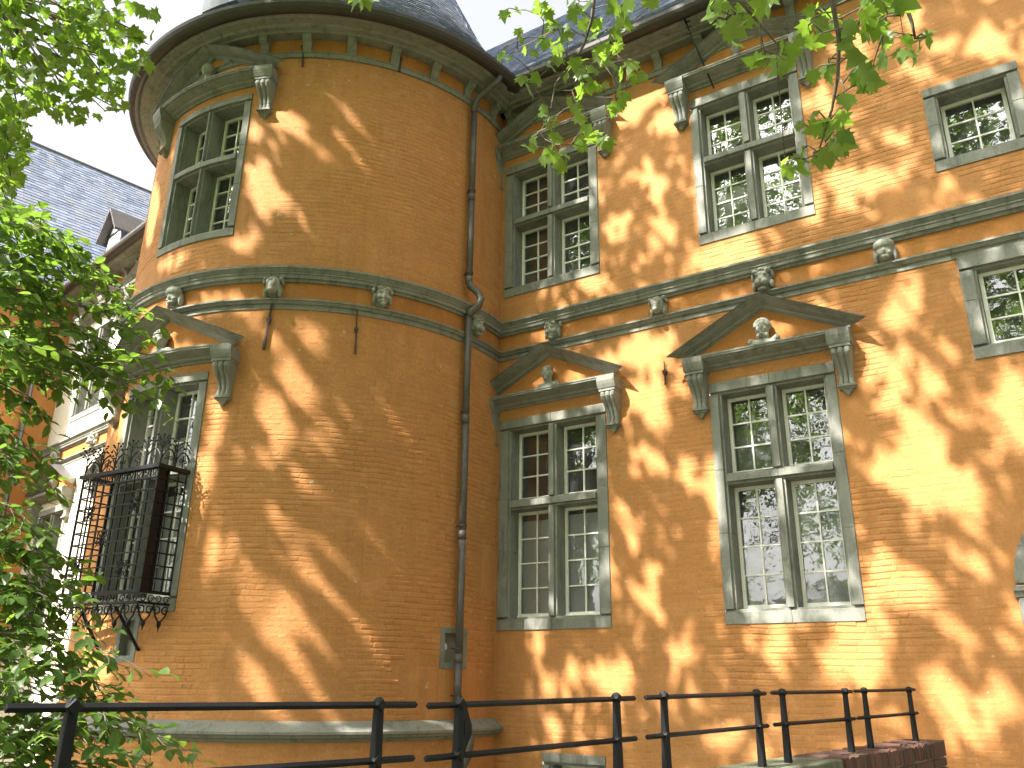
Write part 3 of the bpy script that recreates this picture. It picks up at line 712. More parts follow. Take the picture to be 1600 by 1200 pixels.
def scroll(c_, ax, up, r, turns=1.4, d=1, rr=.009):
    pts = []
    for i in range(15):
        t = turns * 2 * math.pi * i / 14; q = r * (1 - .62 * i / 14)
        pts.append(c_ + ax * (math.cos(t) * q * d) + up * (math.sin(t) * q))
    return pts
UPV = Vector((0, 0, 1))
def crest(a, b, nm):
    """arches with fleur-de-lis between stems, running from a to b on the top frame"""
    ax = (b - a).normalized(); L = (b - a).length; k = max(1, round(L / .33))
    for i in range(k):
        c_ = a + ax * (L * (i + .5) / k); hw = L / k / 2
        def fn(m_):
            m_.tube([c_ + ax * (-hw * math.cos(math.pi * q / 10)) + UPV * (.24 * math.sin(math.pi * q / 10)) for q in range(11)], .011, 5)
            m_.tube([c_ + UPV * .02, c_ + UPV * .2], .008, 5)
            for s in (-1, 1): m_.tube(scroll(c_ + ax * (s * .035) + UPV * .11, ax, UPV, .032, 1.1, -s, .006), .007, 4)
        one('arch_scroll', 'painted iron', bk, fn)
    for i in range(k + 1):
        c_ = a + ax * (L * i / k)
        def fl(m_):
            m_.tube([c_, c_ + UPV * .42], [.012, .006], 5)
            for s in (-1, 1):
                m_.tube([c_ + UPV * .22, c_ + ax * (s * .05) + UPV * .30, c_ + ax * (s * .10) + UPV * .33, c_ + ax * (s * .12) + UPV * .30], .007, 4)
                for hx, hz in ((.12, .30), (.07, .37), (.0, .42), (.10, .40)):
                    q = c_ + ax * (s * hx) + UPV * hz; m_.ell(q.x, q.y, q.z, .018, .018, .016, mpI, 6, 4)
                m_.tube([c_ + UPV * .3, c_ + ax * (s * .07) + UPV * .37], .006, 4)
        one('flower_finial', 'painted iron', bk, fl)
crest(bp_(T0, OF, ZT + .065), bp_(T1, OF, ZT + .065), 'f'); crest(bp_(T1, OF, ZT + .065), bp_(T1, OB, ZT + .065), 's'); crest(bp_(T0, OF, ZT + .065), bp_(T0, OB, ZT + .065), 's')
for i in range(10):
    t = T0 + (T1 - T0) * (i + .5) / 10
    one('scroll', 'painted iron', bk, lambda m_: (m_.tube(scroll(bp_(t, OF, ZT - .035), BG, UPV, .05, 1.2, 1 if i % 2 else -1), .008, 4), m_.tube(scroll(bp_(t, OF, ZT - .095), BG, UPV, .03, 1.1, -1), .007, 4)))
for t, z in ((.42, 2.30), (-.18, 1.86), (.36, 1.42), (-.55, 2.25), (-.6, 1.5)):
    def rose(m_):
        c_ = bp_(t, OF + .02, z)
        for q in range(4):
            aa = math.pi / 4 + q * math.pi / 2; dv = BG * math.cos(aa) + UPV * math.sin(aa)
            m_.tube(scroll(c_ + dv * .075, BG, UPV, .06, 1.25, 1 if q % 2 else -1), .008, 4); m_.tube([c_, c_ + dv * .16], .007, 4)
        m_.ell(c_.x, c_.y, c_.z, .025, .025, .025, mpI, 8, 6)
    one('rosette', 'painted iron', bk, rose)
def hang(a, b, k):
    ax = (b - a).normalized(); L = (b - a).length
    for i in range(k):
        c_ = a + ax * (L * (i + .5) / k); hw = L / k / 2
        def fn(m_):
            for s in (-1, 1): m_.tube(scroll(c_ + ax * (s * hw * .5) - UPV * .075, ax, UPV, .062, 1.2, s), .009, 4)
            m_.tube([c_ - ax * hw, c_ - ax * (hw * .6) - UPV * .15, c_ - UPV * .24], .012, 5); m_.tube([c_ + ax * hw, c_ + ax * (hw * .6) - UPV * .15, c_ - UPV * .24], .012, 5)
            q = c_ - UPV * .25; m_.ell(q.x, q.y, q.z, .03, .03, .045, mpI, 8, 6); m_.tube([q - UPV * .03, q - UPV * .10], [.016, .002], 6)
        one('hanging_scroll', 'painted iron', bk, fn)
        one('scroll', 'painted iron', bk, lambda m_: [m_.tube(scroll(c_ + ax * (s * hw * .5) + UPV * .07, ax, UPV, .055, 1.2, s), .008, 4) for s in (-1, 1)])
hang(bp_(T0, OF, ZB - .17), bp_(T1, OF, ZB - .17), 6); hang(bp_(T1, OF, ZB - .17), bp_(T1, OB, ZB - .17), 2)
one('stay', 'painted iron', bk, lambda m_: m_.tube([bp_(.35, OF, ZB - .2), bp_(.42, 3.68, ZB - .75)], .022, 6)); one('stay', 'painted iron', bk, lambda m_: m_.tube([bp_(-.4, OF, ZB - .2), bp_(-.45, 3.66, ZB - .75)], .022, 6))

# ================================================================== FAR LEFT WING
lw = tag(empty('castle_wing.001'), 'sunlit far castle wing with dormer, seen left of the tower behind leaves', 'castle wing')
hl = [(-2.6, -.6, *LOWZ), (1.5, 3.5, *LOWZ), (-1.7, .3, *UPZ), (1.55, 3.55, *UPZ)]
sheet(-3.15, 8, Z0, 10.7, hl, mpL).build('wall', 'pale plaster', lw, fix=False)
cross_window(lw, mpL, *hl[0], 2.78, blinds=(0, 0, .9, .9), label='lower window of the far wing'); cross_window(lw, mpL, *hl[1], 2.78, label='lower far window close to the tower')
cross_window(lw, mpL, *hl[2], 8.11, label='upper window of the far wing'); cross_window(lw, mpL, *hl[3], 8.11, label='upper far window close to the tower')
for u, z, lb in ((-1.6, 4.62, 'lower pediment of the far wing'), (2.5, 4.62, 'lower far pediment close to the tower'), (-.7, 9.70, 'upper pediment of the far wing'), (2.55, 9.70, 'upper far pediment close to the tower')):
    pediment(lw, mpL, u, z, style='small', rise=.68, label=lb, cw=1.12, bw=1.3, hw=1.5)
courses(lw, mpL, -3.15, 8)
eaves(lw, mpL, -3.15, 8, [-2.6 + .8 * i for i in range(12)], seams=1.9)
for u, k in ((.55, 'lion'), (-1.9, 'animal')): frieze_head(lw, mpL, u, 5.67, k, 'weathered carved head on the far wing')
sheet(0, 14, Z0, 10.7, [], mpB).build('return_wall', 'ochre paint', lw, fix=False)
one('downpipe', 'lead pipe', lw, lambda m_: m_.tube([mpB(.75, .1, 10.5), mpB(.75, .1, -4.2)], .065, 10), smooth=True)
one('string_stone', 'grey stone', lw, lambda m_: m_.sweep(STR_TOP, [(.35, 6.06), (14, 6.06)], mpB)); one('string_stone', 'grey stone', lw, lambda m_: m_.sweep(STR_LOW, [(.35, 5.52), (14, 5.52)], mpB))
lroof = empty('roof', parent=lw)
rA = roofplane(mpL, .64, 10.80, R(50)); rB = roofplane(mpB, .64, 10.80, R(55))
def quad3(f, u0, u1, v0, v1):
    m_ = MB(); m_.add([f(u0, v0, -.015), f(u1, v0, -.015), f(u1, v1, -.015), f(u0, v1, -.015)], [(0, 1, 2, 3)]); return m_
quad3(rA, -3.8, 8, 0, 4.6).build('roof_boarding', 'slate', lroof, fix=False); quad3(rB, -14, 14, 0, 8.7).build('roof_boarding', 'slate', lroof, fix=False)
tag(slates(rB, -13, 4, 0, 8.6, .19, .26).build('slates', 'slate', lroof, fix=False), kind='stuff')
tag(slates(rA, -3.0, 6, 0, 4.6, .15, .22).build('slates', 'slate', lroof, fix=False), kind='stuff')
one('ridge_cap', 'lead pipe', lroof, lambda m_: m_.tube([rB(-13, 8.7, .0), rB(13, 8.7, .0)], .07, 8))
one('lightning_wire', 'lead pipe', lroof, lambda m_: m_.tube([rB(-2.6, 3.2, .03), rB(-3.2, 6.0, .03), rB(-3.3, 8.7, .03)], .02, 5))
dm = empty('dormer', parent=lroof); DU = -.7
one('dormer_front', 'white window paint', dm, lambda m_: m_.add([mpL(DU - .42, .12, 11.25), mpL(DU + .42, .12, 11.25), mpL(DU + .42, .12, 12.12), mpL(DU, .12, 12.62), mpL(DU - .42, .12, 12.12)] + [mpL(DU - .42, -1.2, 11.25), mpL(DU + .42, -1.2, 11.25), mpL(DU + .42, -1.2, 12.12), mpL(DU, -1.2, 12.62), mpL(DU - .42, -1.2, 12.12)], [(0, 1, 2, 3, 4), (1, 6, 7, 2), (0, 4, 9, 5)]))
for s in (-1, 1):
    one('dormer_cheek', 'slate', dm, lambda m_: m_.box(DU + s * .45 - .02, DU + s * .45 + .02, -1.2, .11, 11.05, 12.12, mpL))
    def dr_(m_):
        a, b = (DU + s * .64, 11.88), (DU, 12.74)
        vs = [mpL(a[0], .38, a[1]), mpL(b[0], .38, b[1]), mpL(b[0], -1.7, b[1]), mpL(a[0], -1.7, a[1])]
        vs += [mpL(a[0], .38, a[1] + .08), mpL(b[0], .38, b[1] + .09), mpL(b[0], -1.7, b[1] + .09), mpL(a[0], -1.7, a[1] + .08)]
        m_.add(vs, [(0, 1, 2, 3), (4, 5, 6, 7), (0, 1, 5, 4), (1, 2, 6, 5), (2, 3, 7, 6), (3, 0, 4, 7)])
    one('dormer_roof', 'copper gutter', dm, dr_)
pbox('dormer_hatch', 'painted iron', dm, DU - .44, DU + .44, .121, .15, 12.06, 12.12, mpL)

# ================================================================== PARAPET AND RAILINGS
LA, LB = Vector((-2.456, -8.606, 0)), Vector((-1.415, -2.27, 0)); LD = (LB - LA).normalized(); LN = Vector((LD.y, -LD.x, 0))   # line of posts
def rail_pt(px, py):
    d = ray(px, py); t = (LA - CAM).dot(LN) / d.dot(LN); return CAM + d * t
secs = [((8, 1106.5), (113, 1105), (592, 1101.5), (650, 1101)), ((668, 1103), (718, 1099.5), (963, 1091), (992, 1091)), ((1008, 1090), (1037, 1088), (1182, 1083.5), (1196, 1083.5)), ((1205, 1082.5), (1222, 1082.5), (1320, 1080.5), (1331, 1080.5)), ((1335, 1080), (1350, 1079.5), (1420, 1078), (1429, 1077.5))]
labs = ['nearest black iron railing section at bottom left, across the leaves', 'black railing section in front of the downpipe with a bulged post', 'black railing section between the downpipe section and the brick coping', 'short black railing section, second from the far end', 'farthest and smallest black railing section, on the brick end']
def diamond(m_, a, b, r):
    d = (b - a).normalized(); s = d.cross(Vector((0, 0, 1))).normalized(); u = s.cross(d)
    vs = []
    for q in (a, b): vs += [q + u * r, q + s * r, q - u * r, q - s * r]
    m_.add(vs, [(i, (i + 1) % 4, 4 + (i + 1) % 4, 4 + i) for i in range(4)] + [(3, 2, 1, 0), (4, 5, 6, 7)])
WT = []                                   # parapet top under the posts
for k, (s, lb) in enumerate(zip(secs, labs)):
    g = tag(empty('iron_railing'), lb, 'railing', 'iron railing sections on the bridge parapet')
    e0, p0, p1, e1 = [rail_pt(*q) for q in s]
    for drop in (0, .21):
        dz = Vector((0, 0, -drop))
        one('rail', 'painted iron', g, lambda m_: diamond(m_, e0 + dz, e1 + dz, .0145), .002)
    for i, q in enumerate((p0, p1)):
        base = q - Vector((0, 0, .455)); WT.append(base)
        def post(m_):
            vs = []
            for zz, r in ((-.47, .023), (-.2, .019), (.016, .016), (.030, .009)):
                c_ = q + Vector((0, 0, zz)); vs += [c_ + LD * r + LN * r, c_ - LD * r + LN * r, c_ - LD * r - LN * r, c_ + LD * r - LN * r]
            m_.add(vs, [(4 * j + i_, 4 * j + (i_ + 1) % 4, 4 * j + 4 + (i_ + 1) % 4, 4 * j + 4 + i_) for j in range(3) for i_ in range(4)] + [(3, 2, 1, 0), (12, 13, 14, 15)])
            if k == 1 and i == 0:
                vs = []
                for zz, hw in ((.0, .012), (-.04, .03), (-.09, .055), (-.13, .058), (-.17, .03), (-.2, .012)):
                    c_ = q + Vector((0, 0, zz)) + LD * (.028 + hw * .3); vs += [c_ - LD * .02 + LN * .012, c_ + LD * hw * .6 + LN * .006, c_ + LD * hw * .6 - LN * .006, c_ - LD * .02 - LN * .012]
                m_.add(vs, [(4 * j + i_, 4 * j + (i_ + 1) % 4, 4 * j + 4 + (i_ + 1) % 4, 4 * j + 4 + i_) for j in range(5) for i_ in range(4)])
        one('post', 'painted iron', g, post, .003)
        for drop in (0, .21):
            c_ = q - Vector((0, 0, drop))
            def collar(m_):
                vs = []
                for o_, r in ((-.026, .025), (0, .033), (.026, .025)):
                    cc = c_ + LN * o_; vs += [cc + UPV * r, cc + LD * r, cc - UPV * r, cc - LD * r]
                m_.add(vs, [(4 * j + i_, 4 * j + (i_ + 1) % 4, 4 * j + 4 + (i_ + 1) % 4, 4 * j + 4 + i_) for j in range(2) for i_ in range(4)] + [(3, 2, 1, 0), (8, 9, 10, 11)])
            one('collar', 'painted iron', g, collar, .003)
# parapet wall: rises gently with the posts
par = tag(empty('parapet_wall'), 'low red brick parapet with pale coping stones under the far railings', 'wall')
zA = (WT[2].z + WT[3].z) / 2; sA = (WT[2] - LA).dot(LD) * .5 + (WT[3] - LA).dot(LD) * .5
zB = WT[9].z; sB = (WT[9] - LA).dot(LD); SE = sB + .26
def wtop(s): return zA + (zB - zA) * (s - sA) / (sB - sA)
def mpP(s, o, h): q = Vector((LA.x, LA.y, 0)) + LD * s + LN * o; return (q.x, q.y, wtop(s) + h)
PR, PL = .17, -.20; ST = (rail_pt(1287, 1185) - LA).dot(LD) - .1
m_ = MB(); m_.box(-9, SE - .02, PL + .02, PR - .015, -3.6, -.05, mpP); m_.build('core', 'mortar', par)
s = -9.0
while s < ST - .05:
    e = min(ST, s + rnd(.62, .8)); e = ST if ST - e < .3 else e
    pbox('coping_stone', 'coping stone', par, s + .004, e - .004, PL - .03, PR + .02 + rnd(-.008, .008), -.14 + .001, rnd(-.006, .004), mpP, .012); s = e
bm_ = []
for v in range(5):
    k = MB(); t = lambda: rnd(-.05, .05)
    k.add([(-.5 + t(), -.5 + t() * .3, -.5 + t()), (.5 + t(), -.5, -.5 + t()), (.5, .5, -.5), (-.5, .5, -.5), (-.5 + t(), -.5 + t() * .3, .5 + t()), (.5 + t(), -.5, .5 + t()), (.5, .5, .5), (-.5, .5, .5)], [(0, 1, 5, 4), (1, 2, 6, 5), (2, 3, 7, 6), (3, 0, 4, 7), (4, 5, 6, 7), (3, 2, 1, 0)])
    bm_.append(k.mesh('brick', 'red brick'))
slope = math.atan2(zB - zA, sB - sA)
BASIS = Matrix(((LD.x, -LN.x, 0, 0), (LD.y, -LN.y, 0, 0), (0, 0, 1, 0), (0, 0, 0, 1))) @ Matrix.Rotation(-slope, 4, 'Y')
def pbrick(s0, s1, o0, o1, h0, h1):
    o = link('brick', random.choice(bm_), par, .006)
    o.matrix_world = Matrix.Translation(mpP((s0 + s1) / 2, (o0 + o1) / 2, (h0 + h1) / 2)) @ BASIS @ Matrix.Diagonal((s1 - s0, o1 - o0, h1 - h0, 1))
s = ST + .005
while s < SE - .03:                       # rowlock course on top
    w_ = .062 + rnd(-.005, .005)
    pbrick(s, s + w_, PL, PR + rnd(-.006, .008), -.125 + rnd(-.004, .004), rnd(-.008, .008)); s += w_ + .011
for r in range(12):
    h1 = -.14 - .077 * r; h0 = h1 - .064; s = SE - rnd(0, .01)
    s_lim = ST - .1 if r else ST - .1
    i = r
    while s > s_lim - 1.6:
        L = .235 if i % 2 else .115; L += rnd(-.006, .006)
        pbrick(s - L, s, PR - .1, PR + rnd(-.006, .006), h0, h1); s -= L + .011; i += 1
    pbrick(SE - .01, SE + rnd(0, .006), PL + .01, PL + .17, h0, h1) if r < 0 else None

# ================================================================== TREES
def leaf_plane():
    """five-lobed plane leaf, unit width, in the xy plane, stalk at the origin, tip at +y"""
    pts = [(0, 0), (.16, -.06), (.36, -.04), (.30, .10), (.52, .22), (.36, .30), (.46, .50), (.24, .46), (.16, .62), (0, .88)]
    full = pts + [(-x, y) for x, y in reversed(pts[1:-1])]
    vs = [(0, .28, .0)] + [(x, y, -.16 * abs(x) ** 1.5 - .12 * max(0, y - .5) + .03 * math.sin(7 * x + 5 * y)) for x, y in full]
    return vs, [(0, 1 + i, 1 + (i + 1) % len(full)) for i in range(len(full))]
def leaf_ovate():
    pts = [(0, 0), (.20, .16), (.30, .42), (.24, .70), (0, 1.0)]
    vs = [(0, 0, 0), (0, .45, .0), (0, 1.0, -.10)]; r = [(x, y, .07 * x / .3 - .08 * y * y) for x, y in pts[1:-1]]
    vs += r + [(-x, y, z) for x, y, z in r]
    return vs, [(0, 3, 1), (3, 4, 1), (4, 5, 1), (5, 2, 1), (0, 1, 6), (6, 1, 7), (7, 1, 8), (8, 1, 2)]
def frame(d, nrm):
    y = d.normalized(); z = (nrm - y * nrm.dot(y))
    z = z.normalized() if z.length > 1e-4 else y.orthogonal().normalized()
    x = y.cross(z); return Matrix(((x.x, y.x, z.x, 0), (x.y, y.y, z.y, 0), (x.z, y.z, z.z, 0), (0, 0, 0, 1)))
PL_V, PL_F = leaf_plane(); OV_V, OV_F = leaf_ovate()
def rvec(): return Vector((random.gauss(0, 1), random.gauss(0, 1), random.gauss(0, 1))).normalized()
def put_leaf(m_, V, F, pos, d, nrm, size):
    M = frame(d, nrm); wv = rnd(.85, 1.12)
    m_.add([pos + (M @ Vector((x * size * wv, y * size, z * size))) for x, y, z in V], F)
def leaf_meshes(V, F, mat, name='leaf'):
    out = []
    for k in range(6):
        m_ = MB(); q = rnd(-.15, .15)
        m_.add([(x * rnd(.92, 1.08), y, z * rnd(.6, 1.8) + q * x * y) for x, y, z in V], F); out.append(m_.mesh(name, mat, True))
    return out
PLM = leaf_meshes(PL_V, PL_F, 'plane leaf'); OVM = leaf_meshes(OV_V, OV_F, 'beech leaf')
def leaf_obj(meshes, parent, pos, d, nrm, size):
    o = link('leaf', random.choice(meshes), parent); o.matrix_world = Matrix.Translation(pos) @ frame(d, nrm) @ Matrix.Diagonal((size, size, size, 1))
def bez(a, b, c_, d, k=10): return [a * (1 - t) ** 3 + b * 3 * t * (1 - t) ** 2 + c_ * 3 * t * t * (1 - t) + d * t ** 3 for t in [i / k for i in range(k + 1)]]
def in_frame(v, mg=0):
    q = proj(v); return q is not None and -mg < q[0] < 1600 + mg and -mg < q[1] < 1200 + mg

# --- sunlit patches on the walls (centre x, y, radii, angle), streaks on the tower (x0, y0, x1, y1, half width): gaps in the crowns let this light through
PATCH = [(450,186,30,20,40),(398,200,15,16,0),(405,275,22,32,10),(437,224,26,7,25),(385,375,28,16,0),(265,405,26,12,-20),(238,330,10,50,8),(420,325,22,14,20),
 (1000,150,38,17,-15),(980,192,32,13,-10),(1048,192,18,18,0),(968,238,8,8,0),(1000,272,14,9,0),(1024,296,13,20,0),(1032,368,15,22,0),(964,348,18,10,0),(924,440,22,16,-20),(843,456,6,10,0),(1132,398,46,24,-15),(1078,418,24,10,-15),(1176,402,24,11,-15),(1095,300,10,60,0),(1085,180,10,14,0),(1275,325,10,40,0),
 (1419,29,17,14,0),(1478,65,10,14,0),(1538,62,18,27,0),(1578,87,17,11,0),(1440,109,15,18,0),(1592,33,9,11,0),(1382,279,33,16,-5),(1321,286,24,20,0),(1404,214,18,12,0),(1288,163,14,11,0),(1335,58,18,14,0),(1355,100,13,9,0),
 (1142,470,28,7,-12),(1004,551,34,20,0),(1015,618,28,24,0),(957,558,18,10,0),(1040,520,10,8,0),(930,602,55,6,-8),(960,618,16,32,0),(868,648,16,6,0),(930,628,12,8,0),(1160,520,8,10,0),(1205,516,30,8,-15),(1070,590,12,24,0),
 (1408,478,24,27,20),(1431,439,11,14,0),(1470,538,8,8,0),(1385,566,27,24,25),(1459,595,17,20,0),(1575,597,18,22,0),
 (1435,690,22,40,-10),(1395,730,34,28,0),(1487,765,46,26,25),(1445,765,46,22,15),(1390,622,18,14,0),(1495,655,13,20,-15),(1575,655,22,52,-12),(1592,705,12,24,0),(1520,750,10,13,0),(1370,870,24,18,0),(1392,920,30,22,10),(1440,920,22,26,0),(1530,885,24,14,0),(1520,995,40,14,35),(1580,970,16,20,0),(1342,1020,42,48,0),(1378,1000,20,24,0),(1470,1085,24,30,-15),(1510,1130,30,20,25),(1570,1065,18,18,0),(1568,1105,18,13,0),
 (960,1058,34,24,0),(1065,1020,21,22,0),(900,1050,18,11,0),(860,1070,9,16,0),(836,1000,8,22,0),(1220,1022,15,34,-5),(1300,1015,30,14,0),(1125,1145,24,18,0),(1185,1160,18,10,0),(860,1125,9,13,0),(1390,1130,18,13,0),(1040,1100,14,10,0),
 (1072,735,18,22,-15),(1090,756,11,10,0),(1026,712,15,10,0),(971,800,13,22,-10),(990,832,10,22,-10),(1112,740,7,34,0),(1025,656,15,13,0),(1003,703,22,12,20),(1009,931,16,14,0),(1019,887,14,20,0),(835,972,8,14,0),(950,862,10,30,0),(843,787,8,8,0),(1118,780,8,60,0),(1240,960,70,12,-3),(1350,955,18,16,0),(1225,742,30,8,-10),(1290,690,10,40,0),
 (318,760,16,60,5),(300,890,14,62,5),(350,640,16,34,8),(250,500,40,24,-20),(335,470,50,12,-5),(345,560,14,26,0),(205,1055,13,22,0),(150,1010,26,60,0),(335,1092,24,10,0),(230,1060,14,10,0),(180,600,16,120,-12),(290,620,14,30,0),(300,560,40,10,-5),(265,545,30,8,-8),(400,490,18,24,0)]
STREAK = [(479,93,523,154,5),(523,154,572,209,6),(572,209,641,283,6),(476,214,520,250,13),(517,247,614,318,10),(512,192,572,261,6),(430,300,480,345,9),(480,320,560,372,6),
 (445,478,505,545,18),(402,500,472,592,18),(455,560,562,660,10),(520,622,650,742,7),(560,520,642,612,9),(578,590,642,684,10),(392,590,442,700,18),(400,690,500,762,14),(440,600,522,642,10),(415,843,485,892,15),(485,892,537,948,14),(537,948,576,985,9),(432,792,473,830,12),(534,780,604,857,7),(450,1046,513,1096,6),(548,1040,577,1092,5),(600,640,646,700,5),(420,900,470,960,9),(440,960,500,1010,6),(596,870,640,930,5),(560,1000,600,1050,4),(480,770,520,800,7)]
rs = random.Random(5)
for i in range(85):     # fine diagonal streaks over the lower half of the tower
    x, y = rs.uniform(300, 640), rs.uniform(490, 1085)
    if rs.random() < (x - 300) / 420: continue
    L, a = rs.uniform(60, 150), R(rs.uniform(36, 50)); STREAK.append((x, y, x + L * math.cos(a), y + L * math.sin(a), rs.uniform(2, 4.5)))
def hit_wall(px, py):
    d = ray(px, py); t = (0 - CAM.y) / d.y; P = CAM + d * t
    ox, oy = CAM.x - TX, CAM.y - TY; a = d.x ** 2 + d.y ** 2; b = ox * d.x + oy * d.y; c_ = ox * ox + oy * oy - TR * TR; q = b * b - a * c_
    if q > 0:
        t2 = (-b - math.sqrt(q)) / a; P2 = CAM + d * t2
        if t2 > 0 and t2 < t or P.x < -7.7: return P2
    return P
SA = SUN.orthogonal().normalized(); SB = SUN.cross(SA)
def sun2(v): return v.dot(SA), v.dot(SB)
gaps = []
for x, y, rx, ry, an in PATCH:
    if rx * ry < 420 and not (x < 780 and y > 450): rx *= .85; ry *= .85
    c_, s_ = math.cos(R(an)), math.sin(R(an))
    C = sun2(hit_wall(x, y)); A = sun2(hit_wall(x + rx * c_, y + rx * s_)); B = sun2(hit_wall(x - ry * s_, y + ry * c_))
    gaps.append((C, (A[0] - C[0], A[1] - C[1]), (B[0] - C[0], B[1] - C[1]), 0))
for x0, y0, x1, y1, hw in STREAK:
    hw = hw * .72 if hw > 9 else hw
    mx, my = (x0 + x1) / 2, (y0 + y1) / 2; L = math.hypot(x1 - x0, y1 - y0); nx, ny = -(y1 - y0) / L, (x1 - x0) / L
    C = sun2(hit_wall(mx, my)); A = sun2(hit_wall(x1, y1)); B = sun2(hit_wall(mx + nx * hw, my + ny * hw))
    gaps.append((C, (A[0] - C[0], A[1] - C[1]), (B[0] - C[0], B[1] - C[1]), 1))
def zs(reg, s, L): return [(reg[0] + x / s, reg[1] + y / s, f) for x, y, f in L]
l_, n_, s_ = 1.15, .92, .62
S1 = zs((780, 0), 4.2875, [(70,95,n_),(130,75,s_),(310,70,n_),(370,130,n_),(130,225,s_),(70,390,s_),(170,340,s_),(230,360,s_),(330,200,n_),(360,180,n_),(270,270,n_),(340,440,l_),(450,500,l_),(400,350,n_),(570,180,n_),(650,190,l_),(760,60,l_),(850,60,l_),(830,150,n_),(790,230,n_),(560,400,l_),(640,360,n_),(690,400,l_),(740,430,l_),(790,330,n_),(820,500,n_),(880,450,n_),(960,520,n_),(900,560,n_),(150,540,n_),(240,530,l_),(210,610,l_),(540,610,l_),(600,600,n_),(710,570,n_),(800,620,n_),(470,680,n_),(520,740,n_),(310,770,n_),(360,790,n_),(330,850,s_),(550,810,n_),(770,730,l_),(800,700,n_),(750,770,n_),(370,930,n_),(230,940,s_),(200,990,n_),(320,1060,l_),(380,1070,l_),(450,1040,n_),(560,960,l_),(640,940,l_),(680,950,n_),(590,880,n_),(500,110,n_),(540,60,n_),(480,30,n_),(600,30,n_),(250,20,s_),(440,260,n_),(380,290,n_),(300,300,n_),(470,220,n_),(510,440,n_),(620,470,n_),(560,500,n_),(0,390,s_),(30,370,s_),(1010,20,n_)])
S2 = zs((1020, 0), 2.7586, [(260,70,l_),(340,40,l_),(310,110,n_),(360,130,l_),(400,100,n_),(430,80,n_),(360,190,l_),(450,20,n_),(490,15,l_),(430,265,l_),(500,240,n_),(490,290,l_),(550,260,n_),(600,230,n_),(560,210,n_),(640,180,n_),(660,130,n_),(700,190,n_),(690,60,n_),(730,100,n_),(740,160,l_),(690,340,n_),(740,300,n_),(760,330,n_),(760,60,n_),(840,110,n_),(870,120,l_),(930,30,l_),(940,80,l_),(990,20,n_),(1060,20,n_),(1100,10,l_),(910,150,n_),(960,140,n_),(1010,180,n_),(1000,260,l_),(990,100,n_),(1100,190,n_),(1080,240,l_),(1130,250,l_),(1180,150,n_),(1195,165,n_),(820,180,n_),(850,200,n_),(880,290,l_),(930,320,l_),(880,350,n_),(970,360,n_),(900,380,n_),(840,440,n_),(840,480,n_),(820,520,l_),(640,540,s_),(690,560,n_),(720,530,n_),(760,560,n_),(780,640,n_),(830,620,l_),(760,680,l_),(840,590,n_),(560,700,s_),(590,740,n_),(640,690,n_),(650,735,n_),(720,700,n_),(300,20,n_),(240,40,n_),(380,60,n_),(900,20,n_),(960,40,n_),(1020,40,n_),(1090,30,n_)])
for L_, d_ in ((S1, 7.0), (S2, 5.2)):      # the sun also reaches the twigs that hang out of the crown
    for i, (x, y, f) in enumerate(L_):
        if i % 3: gaps.append((sun2(at(x, y, d_)), (.16, 0), (0, .16), 2))
for k in range(60): gaps.append((sun2(at(rnd(-20, 230), random.choice((rnd(340, 680), rnd(820, 1180))), rnd(4.3, 5.3))), (.2, 0), (0, .2), 2))
GR = {}
for g in gaps:
    r_ = math.hypot(*g[1]) + math.hypot(*g[2]) + .2
    for i in range(math.floor((g[0][0] - r_) / .5), math.floor((g[0][0] + r_) / .5) + 1):
        for j in range(math.floor((g[0][1] - r_) / .5), math.floor((g[0][1] + r_) / .5) + 1): GR.setdefault((i, j), []).append(g)
def lets_light(v, mg=.075):
    a, b = sun2(v)
    for C, A, B, stk in GR.get((math.floor(a / .5), math.floor(b / .5)), ()):
        det = A[0] * B[1] - A[1] * B[0]
        if abs(det) < 1e-7: continue
        x, y = a - C[0], b - C[1]; p_ = (x * B[1] - y * B[0]) / det; q_ = (A[0] * y - A[1] * x) / det
        la_, lb_ = math.hypot(*A), math.hypot(*B); g_ = mg * (1.05 if stk == 1 else 1.0 if stk == 2 or min(la_, lb_) > .13 else .75); la = 1 + g_ / max(.03, la_); lb = 1 + g_ / max(.03, lb_)
        if (p_ / la) ** 2 + (q_ / lb) ** 2 < 1: return True
    return False

def limb(m_, a, b, r0, r1, sag=.1):
    L = (b - a).length; k = rvec() * L * sag
    m_.tube(bez(a, a + (b - a) * .33 + Vector((0, 0, L * .12)) + k, a + (b - a) * .7 + Vector((0, 0, L * .08)) - k * .5, b, 8), [r0 + (r1 - r0) * i / 8 for i in range(9)], 7)

def shade_points(cnt, region):
    """points of the crowns above and behind the viewer, between the sun and the given wall"""
    out = []; tries = 0
    while len(out) < cnt and tries < cnt * 30:
        tries += 1
        if region == 'wing':
            P = Vector((rnd(-8.3, 4.5), 0, rnd(-1.5, 12.6)))
        else:
            t = R(rnd(-48, 74)); P = Vector((TX + TR * math.sin(t), TY - TR * math.cos(t), rnd(-1, 12.6)))
        d = rnd(13, 20) - .12 * P.z; v = P + SUN * d
        if v.z < 7.5 or in_frame(v, 40): continue
        if not (noise.noise(v * .35) > -.42): pass
        if lets_light(v): continue
        out.append(v)
    return out
def crown_leaves(pts, dens_dir=SUN):
    m_ = MB()
    for v in pts: put_leaf(m_, PL_V, PL_F, v, rvec() - Vector((0, 0, .5)), SUN * 1.1 + rvec() * .9, rnd(.16, .27))
    return m_

